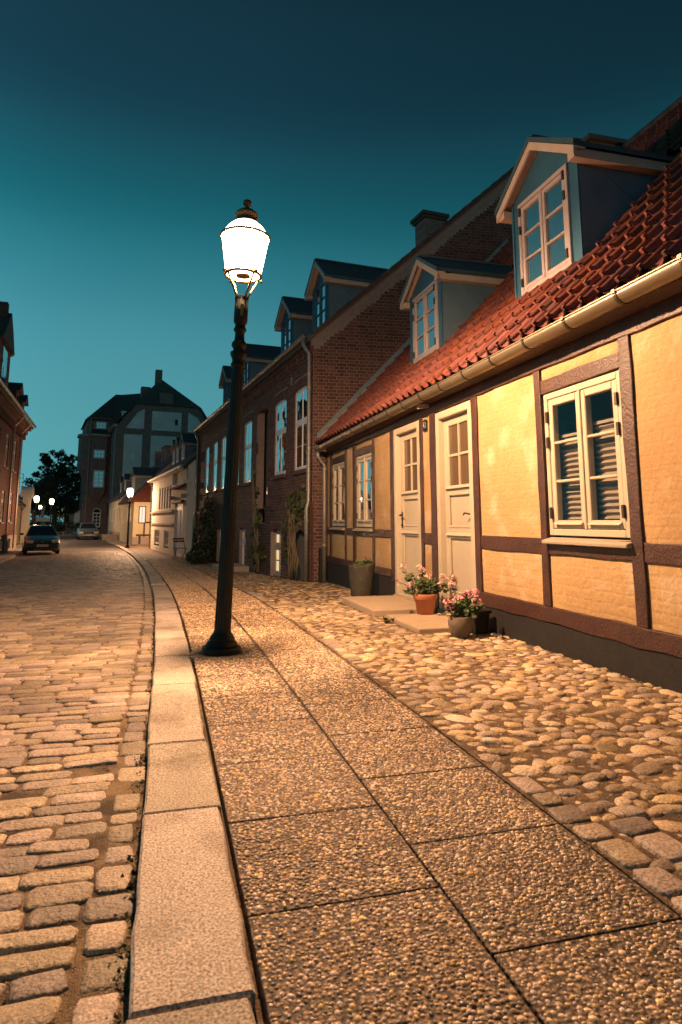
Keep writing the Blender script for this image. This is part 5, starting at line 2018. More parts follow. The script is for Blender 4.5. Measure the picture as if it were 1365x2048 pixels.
# ------------------------------------------------------------------ cars
def car(loc, rz, body, label, W_=1.66, H_=1.42, L_=3.9, plate='', hood=.92):
    c = empty('parked_car', loc, rz, label, 'car')
    hw = W_ / 2
    st_ = [(0.0, .80, .24, .52), (.05, .90, .20, .60), (.22, .97, .18, .68), (.55, 1.0, .18, hood - .14), (.98, 1.0, .18, hood - .02), (1.15, 1.0, .18, hood), (2.2, 1.0, .18, hood + .01), (3.2, 1.0, .18, hood + .01), (3.7, .96, .2, hood - .02), (3.88, .88, .26, hood - .12)]
    V_, F_ = [], []
    k_ = L_ / 3.9
    for (y, f, zb, zt) in st_:
        w = hw * f
        half = [(w * .86, zb), (w * .97, zb + .07), (w, (zb + zt) / 2), (w * .975, zt - .09), (w * .90, zt - .015), (w * .6, zt + .012)]
        ring = half + [(-a, z) for a, z in half[::-1]]
        V_ += [(a, y * k_, z) for a, z in ring]
    n = 12
    for j in range(len(st_) - 1):
        F_ += [(j * n + i, j * n + (i + 1) % n, (j + 1) * n + (i + 1) % n, (j + 1) * n + i) for i in range(n)]
    MB().add(V_, F_ + [tuple(range(n)), tuple(range((len(st_) - 1) * n, len(st_) * n))]).build('body', M_[body], c, smooth=True)
    # cabin: bottom and top outlines
    b = [(-hw * .90, 1.02), (hw * .90, 1.02), (hw * .93, 2.3), (hw * .86, 3.72), (-hw * .86, 3.72), (-hw * .93, 2.3)]
    t = [(-hw * .66, 1.78), (hw * .66, 1.78), (hw * .70, 2.5), (hw * .64, 3.35), (-hw * .64, 3.35), (-hw * .70, 2.5)]
    zb, zt = hood - .03, H_ - .045
    P = [(x, y * k_, zb) for x, y in b] + [(x, y * k_, zt) for x, y in t]
    cab = MB().add(P, [(i, (i + 1) % 6, 6 + (i + 1) % 6, 6 + i) for i in range(6)] + [tuple(range(6, 12))])
    top = [(x * .9, 1.9 + (y - 1.78) * .9, H_) for x, y in t]
    o_ = len(cab.v)
    cab.v += [(x, y * k_, z) for x, y, z in top]
    cab.f += [(6 + i, 6 + (i + 1) % 6, o_ + (i + 1) % 6, o_ + i) for i in range(6)] + [tuple(range(o_, o_ + 6))]
    cab.build('cabin', M_[body], c, bevel=.03)

    def glass(i, ia, ib, name, f0=.07, f1=.93, g0=.10, g1=.93):
        A, B, C_, D = [Vector(P[q]) for q in (ia, ib, 6 + ib, 6 + ia)]
        q = []
        for (u, v) in ((f0, g0), (f1, g0), (f1, g1), (f0, g1)):
            lo, hi = A.lerp(B, u), D.lerp(C_, u)
            q.append(lo.lerp(hi, v))
        nn = (q[1] - q[0]).cross(q[3] - q[0]).normalized()
        ctr = sum(q, Vector()) / 4
        if nn.dot(ctr - Vector((0, 2.4 * k_, 1.1))) < 0:
            nn = -nn
        return MB().hexa([p - nn * .004 for p in q] + [p + nn * .006 for p in q]).build(name, M_['car_glass'], c)
    glass(0, 0, 1, 'windscreen')
    glass(1, 1, 2, 'side_window')
    glass(2, 2, 3, 'side_window')
    glass(4, 4, 5, 'side_window')
    glass(5, 5, 0, 'side_window')
    glass(3, 3, 4, 'rear_window')
    for sx in (-1, 1):
        MB().hexa([(sx * hw * .50, -.004, .56), (sx * hw * .86, .05, .56), (sx * hw * .90, .2, .58), (sx * hw * .5, .1, .58),
                   (sx * hw * .50, .03, .68), (sx * hw * .86, .12, .69), (sx * hw * .92, .26, .70), (sx * hw * .5, .16, .70)]).build('headlight', M_['lens_glass'], c, bevel=.012)
        MB().sphere((sx * (hw + .09), 1.28 * k_, hood + .07), .09, 10, 6, (1, .5, .65)).build('wing_mirror', M_['car_plastic'], c, smooth=True)
        for wy in (.72, 3.15):
            tyre = MB()
            prof = [(.17, -.09), (.27, -.095), (.292, -.07), (.295, 0), (.292, .07), (.27, .095), (.17, .09)]
            n2 = 22
            for r_, xx in prof:
                for k in range(n2):
                    a = 2 * math.pi * k / n2
                    tyre.v.append((sx * (hw - .10) + xx, wy * k_ + r_ * math.cos(a), .295 + r_ * math.sin(a)))
            for j in range(len(prof) - 1):
                tyre.f += [(j * n2 + k, j * n2 + (k + 1) % n2, (j + 1) * n2 + (k + 1) % n2, (j + 1) * n2 + k) for k in range(n2)]
            w_ = tyre.build('wheel', M_['rubber'], c, smooth=True)
            rm = MB()
            for k in range(n2):
                a = 2 * math.pi * k / n2
                rm.v.append((sx * (hw - .035), wy * k_ + .175 * math.cos(a), .295 + .175 * math.sin(a)))
            rm.f.append(tuple(range(n2)))
            rm.build('rim', M_['rim'], w_)
    MB().box(-hw * .46, hw * .46, -.012, .06, .585, .66).build('grille', M_['car_plastic'], c, bevel=.01)
    MB().box(-hw * .84, hw * .84, -.045, .12, .34, .50).build('bumper', M_[body] if body != 'car_dark' else M_['car_plastic'], c, bevel=.03)
    MB().box(-hw * .5, hw * .5, -.03, .05, .22, .32).build('air_intake', M_['car_plastic'], c)
    pl = MB().box(-.26, .26, -.062, -.05, .385, .50).build('number_plate', M_['plate_white'], c)
    fc = bpy.data.curves.new('plate_text', 'FONT')
    fc.body = plate
    fc.size = .105
    fc.extrude = .001
    fc.align_x, fc.align_y = 'CENTER', 'CENTER'
    fc.materials.append(M_['plate_black'])
    if not plate:
        return c
    to = text_mesh('plate_text', fc, pl, (0, -.064, .442))
    to.rotation_euler = (math.pi / 2, 0, 0)
    MB().sphere((0, -.016, .625), .03, 10, 6, (1, .3, 1)).build('badge', M_['rim'], c, smooth=True)
    return c


car((-5.79, 35.0, -.62 - .02), R(12), 'car_dark', 'dark hatchback with teal bonnet parked facing us beside the far kerb', plate='CZ 88 793')
car((-6.55, 62.2, -.66), R(10), 'car_silver', 'silver car parked facing us below the arched window of the big building', W_=1.74, H_=1.50, plate='AB 20 131', hood=.98)
car((-16.6, 103, -.62), R(75), 'car_silver', 'far small car under the trees behind the dark hatchback', plate='')


# ------------------------------------------------------------------ generic far-house pieces
def slab_roof(parent, pts, m_, t=.12, name='roof'):
    p = [Vector(q) for q in pts]
    nn = (p[1] - p[0]).cross(p[2] - p[0]).normalized()
    if nn.z < 0:
        nn = -nn
    n = len(p)
    mb = MB().add([q - nn * t for q in p] + p, [tuple(range(n))[::-1], tuple(range(n, 2 * n))] + [(i, (i + 1) % n, n + (i + 1) % n, n + i) for i in range(n)])
    return mb.build(name, M_[m_], parent)


# ------------------------------------------------------------------ white house
wh = empty('white_house', (.85, 28.2, 0), R(8), 'peeling white plastered house with dark roof and three small dormers', 'house')
WL, WE = 11.7, 3.42
wins = [(4.55 + k * .93, 5.10 + k * .93, 1.62, 2.74) for k in range(5)]
lows = [(4.75, 6.40, -.35, .52), (8.15, 10.20, -.35, .52)]
wdoor = (.95, 3.2, -.50, 1.78)
wl = holed(MB(), 0, WL, -1.0, WE, wins + lows + [wdoor], 0, 1, .18)
wl.add([(0, 0, -1), (7, 0, -1), (7, 0, WE), (3.5, 0, WE + 3.4), (0, 0, WE)], [(0, 1, 2, 3, 4)])
wl.add([(0, WL, -1), (7, WL, -1), (7, WL, WE), (3.5, WL, WE + 3.4), (0, WL, WE)], [(0, 1, 2, 3, 4)])
wl.build('wall', M_['white_plaster'], wh, recalc=False)
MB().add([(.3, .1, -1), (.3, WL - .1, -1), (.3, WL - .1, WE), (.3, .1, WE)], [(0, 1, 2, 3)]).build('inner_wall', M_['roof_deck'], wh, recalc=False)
for h in wins:
    window(wh, h[0], h[1], h[2], h[3], .06, 1, 2, 2, fm='wood_grey', pm='pane_dark', parts=False, fw=.04, sw=.03, deep=.04)
for h in lows:
    window(wh, h[0], h[1], h[2] + .1, h[3], .06, 1, 3, 2, fm='white_paint', pm='pane_dark', parts=False, fw=.05, sw=.04, deep=.04)
for (z, t_, o_, y0) in ((1.42, .10, .10, 3.5), (.80, .08, .06, 3.5), (3.30, .12, .10, 0)):
    MB().box(-o_, .0, y0, WL, z, z + t_).build('moulding', M_['stone_trim'] if z < 3 else M_['white_plaster'], wh)
d_ = MB().box(.08, .13, wdoor[0], wdoor[1], wdoor[2], wdoor[3]).build('door', M_['white_paint'], wh)
for k in range(2):
    MB().ring(.05, .08, wdoor[0] + .1 + k * 1.1, wdoor[0] + 1.1 + k * 1.1, -.3, 1.6, .12).build('door_panel', M_['white_paint'], d_)
MB().prism([(-.35, 2.42), (0, 2.48), (0, 2.62)], 'y', .3, 3.9).build('door_hood', M_['dark_tile'], wh)
MB().box(-.16, 0, .6, 3.6, 1.80, 1.90).build('door_lintel', M_['dark_tile'], wh)
for k, yy in enumerate((.4, 3.7)):
    MB().box(-.2, 0, yy - .08, yy + .08, 1.98, 2.16).build('bracket', M_['stone_trim'], wh)
    MB().box(-.1, 0, yy - .12, yy + .12, 2.7, 3.25).build('pilaster', M_['white_plaster'], wh)
WRF = (WE + .08, .971)
slab_roof(wh, [(-.25, -.05, WE - .16), (-.25, WL + .05, WE - .16), (3.5, WL + .05, WE + 3.48), (3.5, -.05, WE + 3.48)], 'dark_tile')
slab_roof(wh, [(7.3, -.05, WE - .2), (7.3, WL + .05, WE - .2), (3.5, WL + .05, WE + 3.48), (3.5, -.05, WE + 3.48)], 'dark_tile', name='rear_slope')
MB().tube([(-.3, -.05, WE - .1), (-.3, WL + .05, WE - .12)], .06, 8).build('gutter', M_['old_zinc'], wh)
MB().tube([(-.3, WL - .1, WE - .1), (-.08, WL - .1, WE - .4), (-.08, WL - .1, -.6)], .04, 8).build('downpipe', M_['old_zinc'], wh)
for (a, b) in ((4.0, 4.95), (5.7, 6.6), (6.95, 7.8)):
    dormer(wh, a, b, .5, 3.95, 4.85, 5.25, WRF, pm='pane_dark', rows=2, hinges=False, over=.1, parts=False, frame='white_paint', win_in=(.1, .05, .05))
c_ = MB().box(3.3, 3.8, 8.6, 9.2, WE + 2.6, WE + 4.0).build('chimney', M_['brick_far'], wh)

# ------------------------------------------------------------------ cream house with timbered end, and the longer one beyond
ch_ = empty('cream_cottage', (-2.18, 48.1, 0), R(8.6), 'cream cottage with a dark timbered end wall and one lit window', 'house')
cw = holed(MB(), 0, 9.6, -1, 2.42, [(1.6, 2.5, .95, 2.0), (4.0, 4.9, .95, 2.0), (6.6, 7.5, .95, 2.0)], 0, 1, .15)
cw.build('front_wall', M_['cream_plaster'], ch_, recalc=False)
for yy in (1.6, 4.0, 6.6):
    window(ch_, yy, yy + .9, .95, 2.0, .05, 1, 2, 3, fm='white_paint', pm='pane_dark', parts=False, deep=.04)
# end wall with an opening (x runs along it)
ew = MB()
for (a, b, c, d) in ((0, .38, -1, 2.42), (.79, 6.5, -1, 2.42), (.38, .79, -1, .88), (.38, .79, 1.98, 2.42)):
    ew.add([(a, 0, c), (b, 0, c), (b, 0, d), (a, 0, d)], [(0, 1, 2, 3)])
ew.build('end_wall', M_['cream_plaster'], ch_, recalc=False)
MB().box(0, 6.5, -.02, 0.01, -1, -.12).build('plinth', M_['stone_trim'], ch_)
wf = MB().box(.34, .40, -.05, .02, .84, 2.04).box(.77, .83, -.05, .02, .84, 2.04).box(.40, .77, -.05, .02, 1.98, 2.04).box(.40, .77, -.05, .02, .84, .90)
wf = wf.build('window', M_['timber'], ch_)
for k in range(3):
    MB().box(.40, .77, -.006, 0, .90 + k * .36, 1.26 + k * .36).build('pane', M_['pane_lit_far'], wf)
MB().box(.575, .595, -.02, 0.004, .9, 1.98).build('glazing_bar', M_['timber'], wf)
for (a, b, c, d, nm) in ((.80, 4.0, .84, .96, 'rail'), (.70, .82, -.10, .84, 'post'), (.22, 4.0, -.06, .08, 'rail'), (.40, .55, -.75, -.06, 'post')):
    MB().box(a, b, -.03, .004, c, d).build(nm, M_['timber'], ch_)
MB().box(-.06, 6.6, -.08, 0, 2.36, 2.50).build('cornice', M_['white_plaster'], ch_)
MB().box(-.08, 0, -.08, 9.6, 2.36, 2.50).build('cornice', M_['white_plaster'], ch_)
HX, HZ = 3.4, 6.3
slab_roof(ch_, [(-.3, -.3, 2.40), (-.3, 9.7, 2.40), (HX, 9.7, HZ), (HX, 2.4, HZ)], 'red_tile')
slab_roof(ch_, [(-.3, -.3, 2.40), (7.1, -.3, 2.40), (HX, 2.4, HZ)], 'red_tile', name='hip_slope')
slab_roof(ch_, [(7.1, -.3, 2.40), (7.1, 9.7, 2.40), (HX, 9.7, HZ), (HX, 2.4, HZ)], 'red_tile', name='rear_slope')
dormer(ch_, 3.3, 5.6, .35, 3.1, 4.45, 5.1, (2.7, 1.05), pm='pane_dark', rows=2, hinges=False, over=.12, parts=False, win_in=(.25, .06, .06))
for yy in (7.5, 9.0):
    c_ = MB().box(HX - .3, HX + .3, yy, yy + .6, HZ - .5, HZ + .9).build('chimney', M_['brick_far'], ch_)
    MB().box(HX - .36, HX + .36, yy - .06, yy + .66, HZ + .9, HZ + 1.0).build('chimney_cap', M_['dark_tile'], c_)
lh = empty('long_cream_house', (-2.18 - math.sin(R(8.6)) * 9.75, 48.1 + math.cos(R(8.6)) * 9.75, 0), R(8.6), 'long low cream house with a row of narrow windows below the big brick building', 'house')
lw_ = [(.8 + k * 2.5, 1.9 + k * 2.5, .95, 2.2) for k in range(5)]
holed(MB(), 0, 13.6, -1, 2.95, lw_, 0, 1, .15).add([(0, 0, -1), (6.5, 0, -1), (6.5, 0, 2.95), (0, 0, 2.95)], [(0, 1, 2, 3)]).build('wall', M_['cream_plaster'], lh, recalc=False)
for h in lw_:
    window(lh, h[0], h[1], h[2], h[3], .05, 1, 2, 2, fm='white_paint', pm='pane_dark', parts=False, deep=.04)
MB().box(-.1, 0, 0, 13.6, 2.82, 2.97).build('cornice', M_['white_plaster'], lh)
MB().box(-.03, 0, 0, 13.6, -1, .05).build('plinth', M_['stone_trim'], lh)
slab_roof(lh, [(-.3, -.02, 2.9), (-.3, 13.7, 2.9), (3.3, 13.7, 6.2), (3.3, -.02, 6.2)], 'dark_tile')
slab_roof(lh, [(6.9, -.02, 2.9), (6.9, 13.7, 2.9), (3.3, 13.7, 6.2), (3.3, -.02, 6.2)], 'dark_tile', name='rear_slope')
for yy in (1.2, 5.2):
    dormer(lh, yy, yy + 1.2, .4, 3.6, 4.6, 5.05, (3.1, .92), pm='pane_dark', rows=2, hinges=False, over=.1, parts=False, win_in=(.12, .05, .05))
c_ = MB().box(3.0, 3.6, 3.0, 3.7, 5.8, 7.3).build('chimney', M_['brick_far'], lh)
for k in range(3):
    MB().box(-1.3 - .0, -.1, .6 + k * .3 - .15, 1.8, -.62, -.62 + .16 * (k + 1)).build('entrance_step', M_['stone_trim'], lh)

# ------------------------------------------------------------------ big brick building at the bend
bb = empty('corner_building', (-6.84, 92.0, 0), R(9.8), 'big brick building with pale plastered gable, corner bays and a steep dark roof', 'building')
GE = [(-.6, 14.0), (1.0, 15.2), (2.48, 17.2), (11.04, 17.2), (12.0, 15.2), (13.6, 13.6)]
gw = MB().add([(0, 0, -1), (13.2, 0, -1), (13.2, 0, 13.7), (12.0, 0, 15.2), (11.04, 0, 17.2), (2.48, 0, 17.2), (1.0, 0, 15.2), (0, 0, 14.0)], [tuple(range(8))])
gw.build('gable_wall', M_['brick_far'], bb, recalc=False)


def pale(pts):
    MB().prism(pts, 'y', -.05, .02).build('plaster_field', M_['gable_plaster'], bb)


pale([(.95, 4), (3.35, 4), (3.35, 12.75), (.95, 12.75)])
pale([(4.5, 4), (8.6, 4), (8.6, 12.75), (4.5, 12.75)])
pale([(9.6, 4), (12.4, 4), (12.4, 12.75), (9.6, 12.75)])
pale([(1.1, 13.6), (3.5, 13.6), (3.5, 16.4), (2.6, 15.9)])
pale([(4.55, 13.5), (8.6, 13.5), (8.6, 16.2), (4.55, 16.2)])
pale([(9.55, 13.5), (12.1, 13.5), (10.9, 15.6), (9.55, 16.3)])
MB().box(7.7, 8.1, -.08, -.04, 14.4, 15.2).build('gable_hatch', M_['roof_deck'], bb)
slab_roof(bb, [(2.2, -.3, 17.1), (11.3, -.3, 17.1), (6.0, 3.2, 21.6)], 'dark_tile', name='hip_slope')
slab_roof(bb, [(-.6, -.2, 13.9), (2.2, -.3, 17.1), (6.0, 3.2, 21.6), (6.0, 22, 21.6), (-.6, 22, 13.9)], 'dark_tile')
slab_roof(bb, [(13.8, -.2, 13.4), (11.3, -.3, 17.1), (6.0, 3.2, 21.6), (6.0, 22, 21.6), (13.8, 22, 13.4)], 'dark_tile', name='rear_slope')
MB().box(5.5, 7.35, -.06, 2.0, 16.6, 18.9).build('stair_block', M_['brick_far'], bb)
MB().box(5.2, 6.1, 2.6, 3.5, 20.4, 22.8).build('chimney', M_['brick_far'], bb)
MB().box(3.6, 4.9, 5.0, 6.2, 18.5, 20.6).build('chimney', M_['brick_far'], bb)
MB().box(14, 22, 2, 14, -1, 12.0).build('rear_wing', M_['brick_far'], bb)
slab_roof(bb, [(13.5, 1.7, 12), (22.3, 1.7, 12), (22.3, 8, 16.4), (13.5, 8, 16.4)], 'dark_tile', name='wing_roof')
fwh = [(6.6, 9.0, 10.8, 13.0), (11.6, 14.6, 10.8, 13.0), (6.9, 9.2, 6.3, 8.8), (11.8, 15, 6.3, 8.8), (7, 9.4, 1.6, 4.2)]
holed(MB(), 0, 22, -1, 14.0, fwh, 0, 1, .3).build('front_wall', M_['brick_far'], bb, recalc=False)
for h in fwh:
    window(bb, *h, .1, 1, 2, 3, fm='white_paint', pm='pane_dark', parts=False, fw=.14, sw=.1, bw=.08, deep=.1)
MB().box(-.55, 0, -.2, 22, 13.7, 14.1).build('eaves_cornice', M_['stone_trim'], bb)
MB().tube([(-.12, .3, 13.7), (-.12, .3, -.6)], .09, 6).build('downpipe', M_['old_zinc'], bb)
# corner tower standing forward to the left (x negative), its face towards us at y = 8
TX0, TX1 = -3.4, -.02
tw_h = [(-2.2, -.75, 14.4, 15.4), (-2.0, -.8, -.2, 2.7)]


def xwall(mb, x0, x1, z0, z1, holes_, y):
    xs_ = sorted({x0, x1} | {h[0] for h in holes_} | {h[1] for h in holes_})
    zs_ = sorted({z0, z1} | {h[2] for h in holes_} | {h[3] for h in holes_})
    for a, b in zip(xs_, xs_[1:]):
        for c, d in zip(zs_, zs_[1:]):
            if not any(h[0] < (a + b) / 2 < h[1] and h[2] < (c + d) / 2 < h[3] for h in holes_):
                mb.add([(a, y, c), (b, y, c), (b, y, d), (a, y, d)], [(0, 1, 2, 3)])
    return mb


xwall(MB(), TX0, TX1, -1, 16.0, tw_h, 8).add([(TX0, 8, -1), (TX0, 20, -1), (TX0, 20, 16), (TX0, 8, 16)], [(0, 1, 2, 3)]).build('tower_wall', M_['brick_far'], bb, recalc=False)


def xwindow(x0, x1, z0, z1, y, nc_, nr_, name='window', fr=.12):
    w = MB().box(x0, x0 + fr, y - .05, y + .15, z0, z1).box(x1 - fr, x1, y - .05, y + .15, z0, z1).box(x0 + fr, x1 - fr, y - .05, y + .15, z1 - fr, z1).box(x0 + fr, x1 - fr, y - .05, y + .15, z0, z0 + fr)
    w = w.build(name, M_['white_paint'], bb)
    for i in range(nc_):
        for j in range(nr_):
            a, b = x0 + fr + (x1 - x0 - 2 * fr) * i / nc_, x0 + fr + (x1 - x0 - 2 * fr) * (i + 1) / nc_
            c, d = z0 + fr + (z1 - z0 - 2 * fr) * j / nr_, z0 + fr + (z1 - z0 - 2 * fr) * (j + 1) / nr_
            MB().box(a + .05, b - .05, y - .035, y - .025, c + .05, d - .05).build('pane', M_['pane_sky'], w)
    MB().box(x0 + fr, x1 - fr, y - .02, y - .012, z0 + fr, z1 - fr).build('sash_board', M_['white_paint'], w)
    return w


xwindow(-2.2, -.75, 14.35, 15.4, 8, 3, 2)
# bay with the two lower windows, tapering corbel below
by = 7.3
MB().prism([(-2.75, 7.99), (-2.55, by), (-.55, by), (-.35, 7.99)], 'z', 5.0, 13.2).build('bay', M_['brick_far'], bb)
MB().add([(-2.75, 7.99, 5.0), (-2.55, by, 5.0), (-.55, by, 5.0), (-.35, 7.99, 5.0), (-1.5, 7.99, 3.2)], [(0, 1, 4), (1, 2, 4), (2, 3, 4), (0, 1, 2, 3)]).build('bay_corbel', M_['brick_far'], bb)
MB().box(-2.9, -.2, by - .2, 8, 13.2, 13.5).build('bay_cornice', M_['stone_trim'], bb)
slab_roof(bb, [(-2.9, by - .2, 13.5), (-.2, by - .2, 13.5), (-.6, 8.02, 14.3), (-2.5, 8.02, 14.3)], 'dark_tile', name='bay_roof')
xwindow(-2.35, -.83, 9.95, 11.2, by - .03, 3, 2)
xwindow(-2.2, -.75, 5.75, 8.2, by - .03, 2, 4)
aw = xwindow(-1.95, -.85, .1, 2.2, 8.0, 2, 4, 'arched_window', .1)
V_ = [(-1.4 + .55 * math.cos(math.pi * k / 10), 7.96, 2.2 + .55 * math.sin(math.pi * k / 10)) for k in range(11)]
MB().add(V_, [tuple(range(11))]).build('arch_pane', M_['pane_dark'], aw, recalc=False)
MB().tube(V_, .07, 6).build('arch_frame', M_['white_paint'], aw)
# oriel on the tower's left corner
MB().prism([(-4.3, 8.9), (-4.0, 8.2), (-3.2, 8.0), (-3.0, 9.5), (-3.4, 12), (-4.3, 11)], 'z', 8.3, 13.2).build('oriel', M_['brick_far'], bb)
MB().add([(-4.3, 8.9, 8.3), (-4.0, 8.2, 8.3), (-3.2, 8.0, 8.3), (-3.4, 11.5, 8.3), (-3.42, 9.0, 6.9)], [(0, 1, 4), (1, 2, 4), (2, 3, 4), (3, 0, 4)]).build('oriel_corbel', M_['brick_far'], bb)
MB().prism([(-4.5, 8.8), (-4.1, 8.0), (-3.1, 7.8), (-3.0, 9.5), (-3.4, 12.2), (-4.5, 11.2)], 'z', 13.2, 13.5).build('oriel_cornice', M_['stone_trim'], bb)
MB().box(-4.0, -3.75, 8.05, 8.2, 9.6, 11.3).build('oriel_window', M_['pane_dark'], bb)
MB().tube([(-2.92, 7.9, 16), (-2.92, 7.9, -.6)], .09, 6).build('downpipe', M_['old_zinc'], bb)
# tower roof: steep hip rising to a long ridge
slab_roof(bb, [(-3.7, 7.8, 15.6), (-.2, 7.8, 15.6), (1.0, 11, 20.2), (.6, 11, 20.2)], 'dark_tile', name='tower_roof')
slab_roof(bb, [(-3.7, 7.8, 15.6), (-3.7, 20, 15.6), (1.0, 20, 20.2), (.7, 11, 20.2)], 'dark_tile', name='tower_roof')
slab_roof(bb, [(-.2, 7.8, 15.6), (6.2, 8.0, 20.6), (6.2, 12, 20.6), (.6, 11, 20.2)], 'dark_tile', name='tower_roof')
slab_roof(bb, [(-.3, 7.7, 13.9), (-.3, 7.7, 15.7), (6.0, 7.9, 20.5), (6.0, 7.9, 13.9)], 'dark_tile', name='tower_roof')
# small white dormers on the street slope
for (x_, y_) in ((.9, 3.4), (1.3, 5.2)):
    dm_ = MB().box(x_ - .05, x_ + 2.0, y_, y_ + 1.3, 14.9, 16.5).build('dormer', M_['white_paint'], bb)
    MB().box(x_ - .08, x_ - .05, y_ + .2, y_ + 1.1, 15.1, 16.3).build('pane', M_['pane_dark'], dm_)
    MB().box(x_ + .2, x_ + .9, y_ - .03, y_, 15.3, 16.2).build('pane', M_['pane_dark'], dm_)

# ------------------------------------------------------------------ brick house at the left edge
lb = empty('left_brick_house', (-8.25, 40.5, 0), R(4.7), 'red brick house at the left edge with pale plinth and small roof gables', 'house')
lwn = [(y_ - .48, y_ + .48, z0, z1) for y_ in (-1.97, -4.9, -7.8, -10.7) for (z0, z1) in ((.95, 2.5), (3.66, 5.33))]
cel = [(y_ - .4, y_ + .4, -.45, .05) for y_ in (-1.97, -4.9)]
lwl = holed(MB(), -20, 1.0, -1.2, 6.5, lwn, 0, -1, .16)
lwl.add([(0, 1.0, -1.2), (-8, 1.0, -1.2), (-8, 1.0, 6.5), (-4, 1.0, 10), (0, 1.0, 6.5)], [(0, 1, 2, 3, 4)])
lwl.build('wall', M_['brick_left'], lb, recalc=False)
MB().box(0, .05, -20, 1.02, -1.2, .23).build('plinth', M_['stone_trim'], lb)
for h in cel:
    MB().box(.04, .056, *h).build('cellar_window', M_['pane_dark'], lb)
for h in lwn:
    w_ = window(lb, *h, -.06, -1, 2, (1, 1), fm='white_paint', pm='pane_dark', transom=h[2] + 1.05, parts=False, fw=.06, sw=.05, deep=.05)
    MB().box(-.02, .07, h[0] - .05, h[1] + .05, h[2] - .09, h[2]).build('sill', M_['stone_trim'], w_)
MB().box(0, .22, -20, 1.15, 6.05, 6.3).build('cornice', M_['brick_left'], lb)
MB().box(0, .38, -20, 1.3, 6.3, 6.55).build('cornice', M_['brick_left'], lb)
y = -12
while y < .9:
    MB().box(.0, .16, y, y + .12, 5.72, 6.04).build('dentil', M_['brick_left'], lb)
    y += .26
slab_roof(lb, [(.5, -20, 6.5), (.5, 1.4, 6.5), (-4.2, 1.4, 10.6), (-4.2, -20, 10.6)], 'dark_tile')
MB().tube([(.55, -20, 6.6), (.55, 1.4, 6.6)], .09, 8).build('gutter', M_['old_zinc'], lb)
for yy in (-.55, -3.6):
    MB().tube([(.5, yy, 6.5), (.1, yy - .1, 5.9), (.1, yy - .1, -.5)], .055, 8).build('downpipe', M_['old_zinc'], lb)
for (a, b, zt) in ((-.95, .05, 8.2), (-3.5, -2.4, 8.4)):
    d_ = MB().box(-1.6, .05, a, b, 6.5, zt - .5).build('dormer', M_['brick_left'], lb)
    MB().prism([(a - .25, zt - .55), (b + .25, zt - .55), ((a + b) / 2, zt)], 'x', -1.8, .25).build('dormer_roof', M_['dark_tile'], d_)
    MB().box(.05, .07, a + .2, b - .2, 6.8, zt - .7).build('pane', M_['pane_dark'], d_)
tw = MB().box(-2.6, .1, -10.2, -6.9, 6.5, 9.1).build('turret', M_['brick_left'], lb)
MB().prism([(-10.4, 9.0), (-6.7, 9.0), (-7.6, 9.9), (-8.5, 10.6)], 'x', -2.8, .25).build('turret_roof', M_['dark_tile'], tw)
MB().box(.1, .2, -7.2, -6.85, 8.9, 9.5).build('turret_kneeler', M_['stone_trim'], tw)
MB().box(.10, .13, -9.3, -8.0, 7.3, 9.0).build('pane', M_['pane_sky'], tw)
MB().tube([(-1, -8.4, 10.4), (-1, -8.4, 11.8)], .05, 6).build('finial', M_['iron_black'], tw)
MB().box(-.6, .1, -8.9, -8.5, 10.3, 11.0).build('turret_chimney', M_['brick_left'], tw)
# ladder-like frame on the far corner
fr_ = empty('roof_ladder', (-9.78, 48.3, 2.2), R(4.7), 'thin dark ladder frame standing on the low roof beyond the left brick house', 'ladder')
for x_ in (.0, .26):
    MB().box(x_, x_ + .03, 0, .04, 0 if x_ == 0 else 1.1, 2.0).build('upright', M_['iron_black'], fr_)
for k in range(4):
    MB().box(.03, .26, 0.005, .035, 1.12 + k * .28, 1.15 + k * .28).build('rung', M_['iron_black'], fr_)

# little house with a curved door canopy next to it
sh = empty('side_house', (-9.4, 44.6, 0), R(6), 'low plastered side house with a curved white door canopy beside the left lantern', 'house')
MB().add([(0, 0, -1), (0, 7, -1), (0, 7, 2.3), (0, 0, 2.3)], [(0, 1, 2, 3)]).add([(0, 0, -1), (-6, 0, -1), (-6, 0, 2.3), (-3, 0, 4.6), (0, 0, 2.3)], [(0, 1, 2, 3, 4)]).add([(0, 7, -1), (-6, 7, -1), (-6, 7, 2.3), (-3, 7, 4.6), (0, 7, 2.3)], [(0, 1, 2, 3, 4)]).build('wall', M_['cream_plaster'], sh, recalc=False)
slab_roof(sh, [(.3, -.3, 2.15), (.3, 7.2, 2.15), (-3, 7.2, 4.75), (-3, -.3, 4.75)], 'dark_tile')
slab_roof(sh, [(-6.3, -.3, 2.15), (-6.3, 7.2, 2.15), (-3, 7.2, 4.75), (-3, -.3, 4.75)], 'dark_tile', name='rear_slope')
MB().tube([(.3, 6.9, 2.1), (.08, 6.6, 1.7), (.08, 6.6, -.5)], .05, 6).build('downpipe', M_['old_zinc'], sh)
MB().box(-.5, .5, -1.0, -.2, -.62, -.48).build('entrance_step', M_['stone_trim'], sh)
# its portal: two posts under a curved canopy
for yy in (7.2, 8.9):
    MB().box(.05, .45, yy, yy + .3, -.6, 2.9).build('portal_post', M_['white_plaster'], sh)
V_ = []
for k in range(11):
    t = math.pi * k / 10
    V_.append((.25, 8.2 - 1.25 * math.cos(t), 2.75 + .75 * math.sin(t)))
mb = MB()
for a, b in zip(V_, V_[1:]):
    mb.bar(a, b, .75, .1, (1, 0, 0) if False else (0, 0, 1))
mb.build('canopy', M_['white_plaster'], sh)

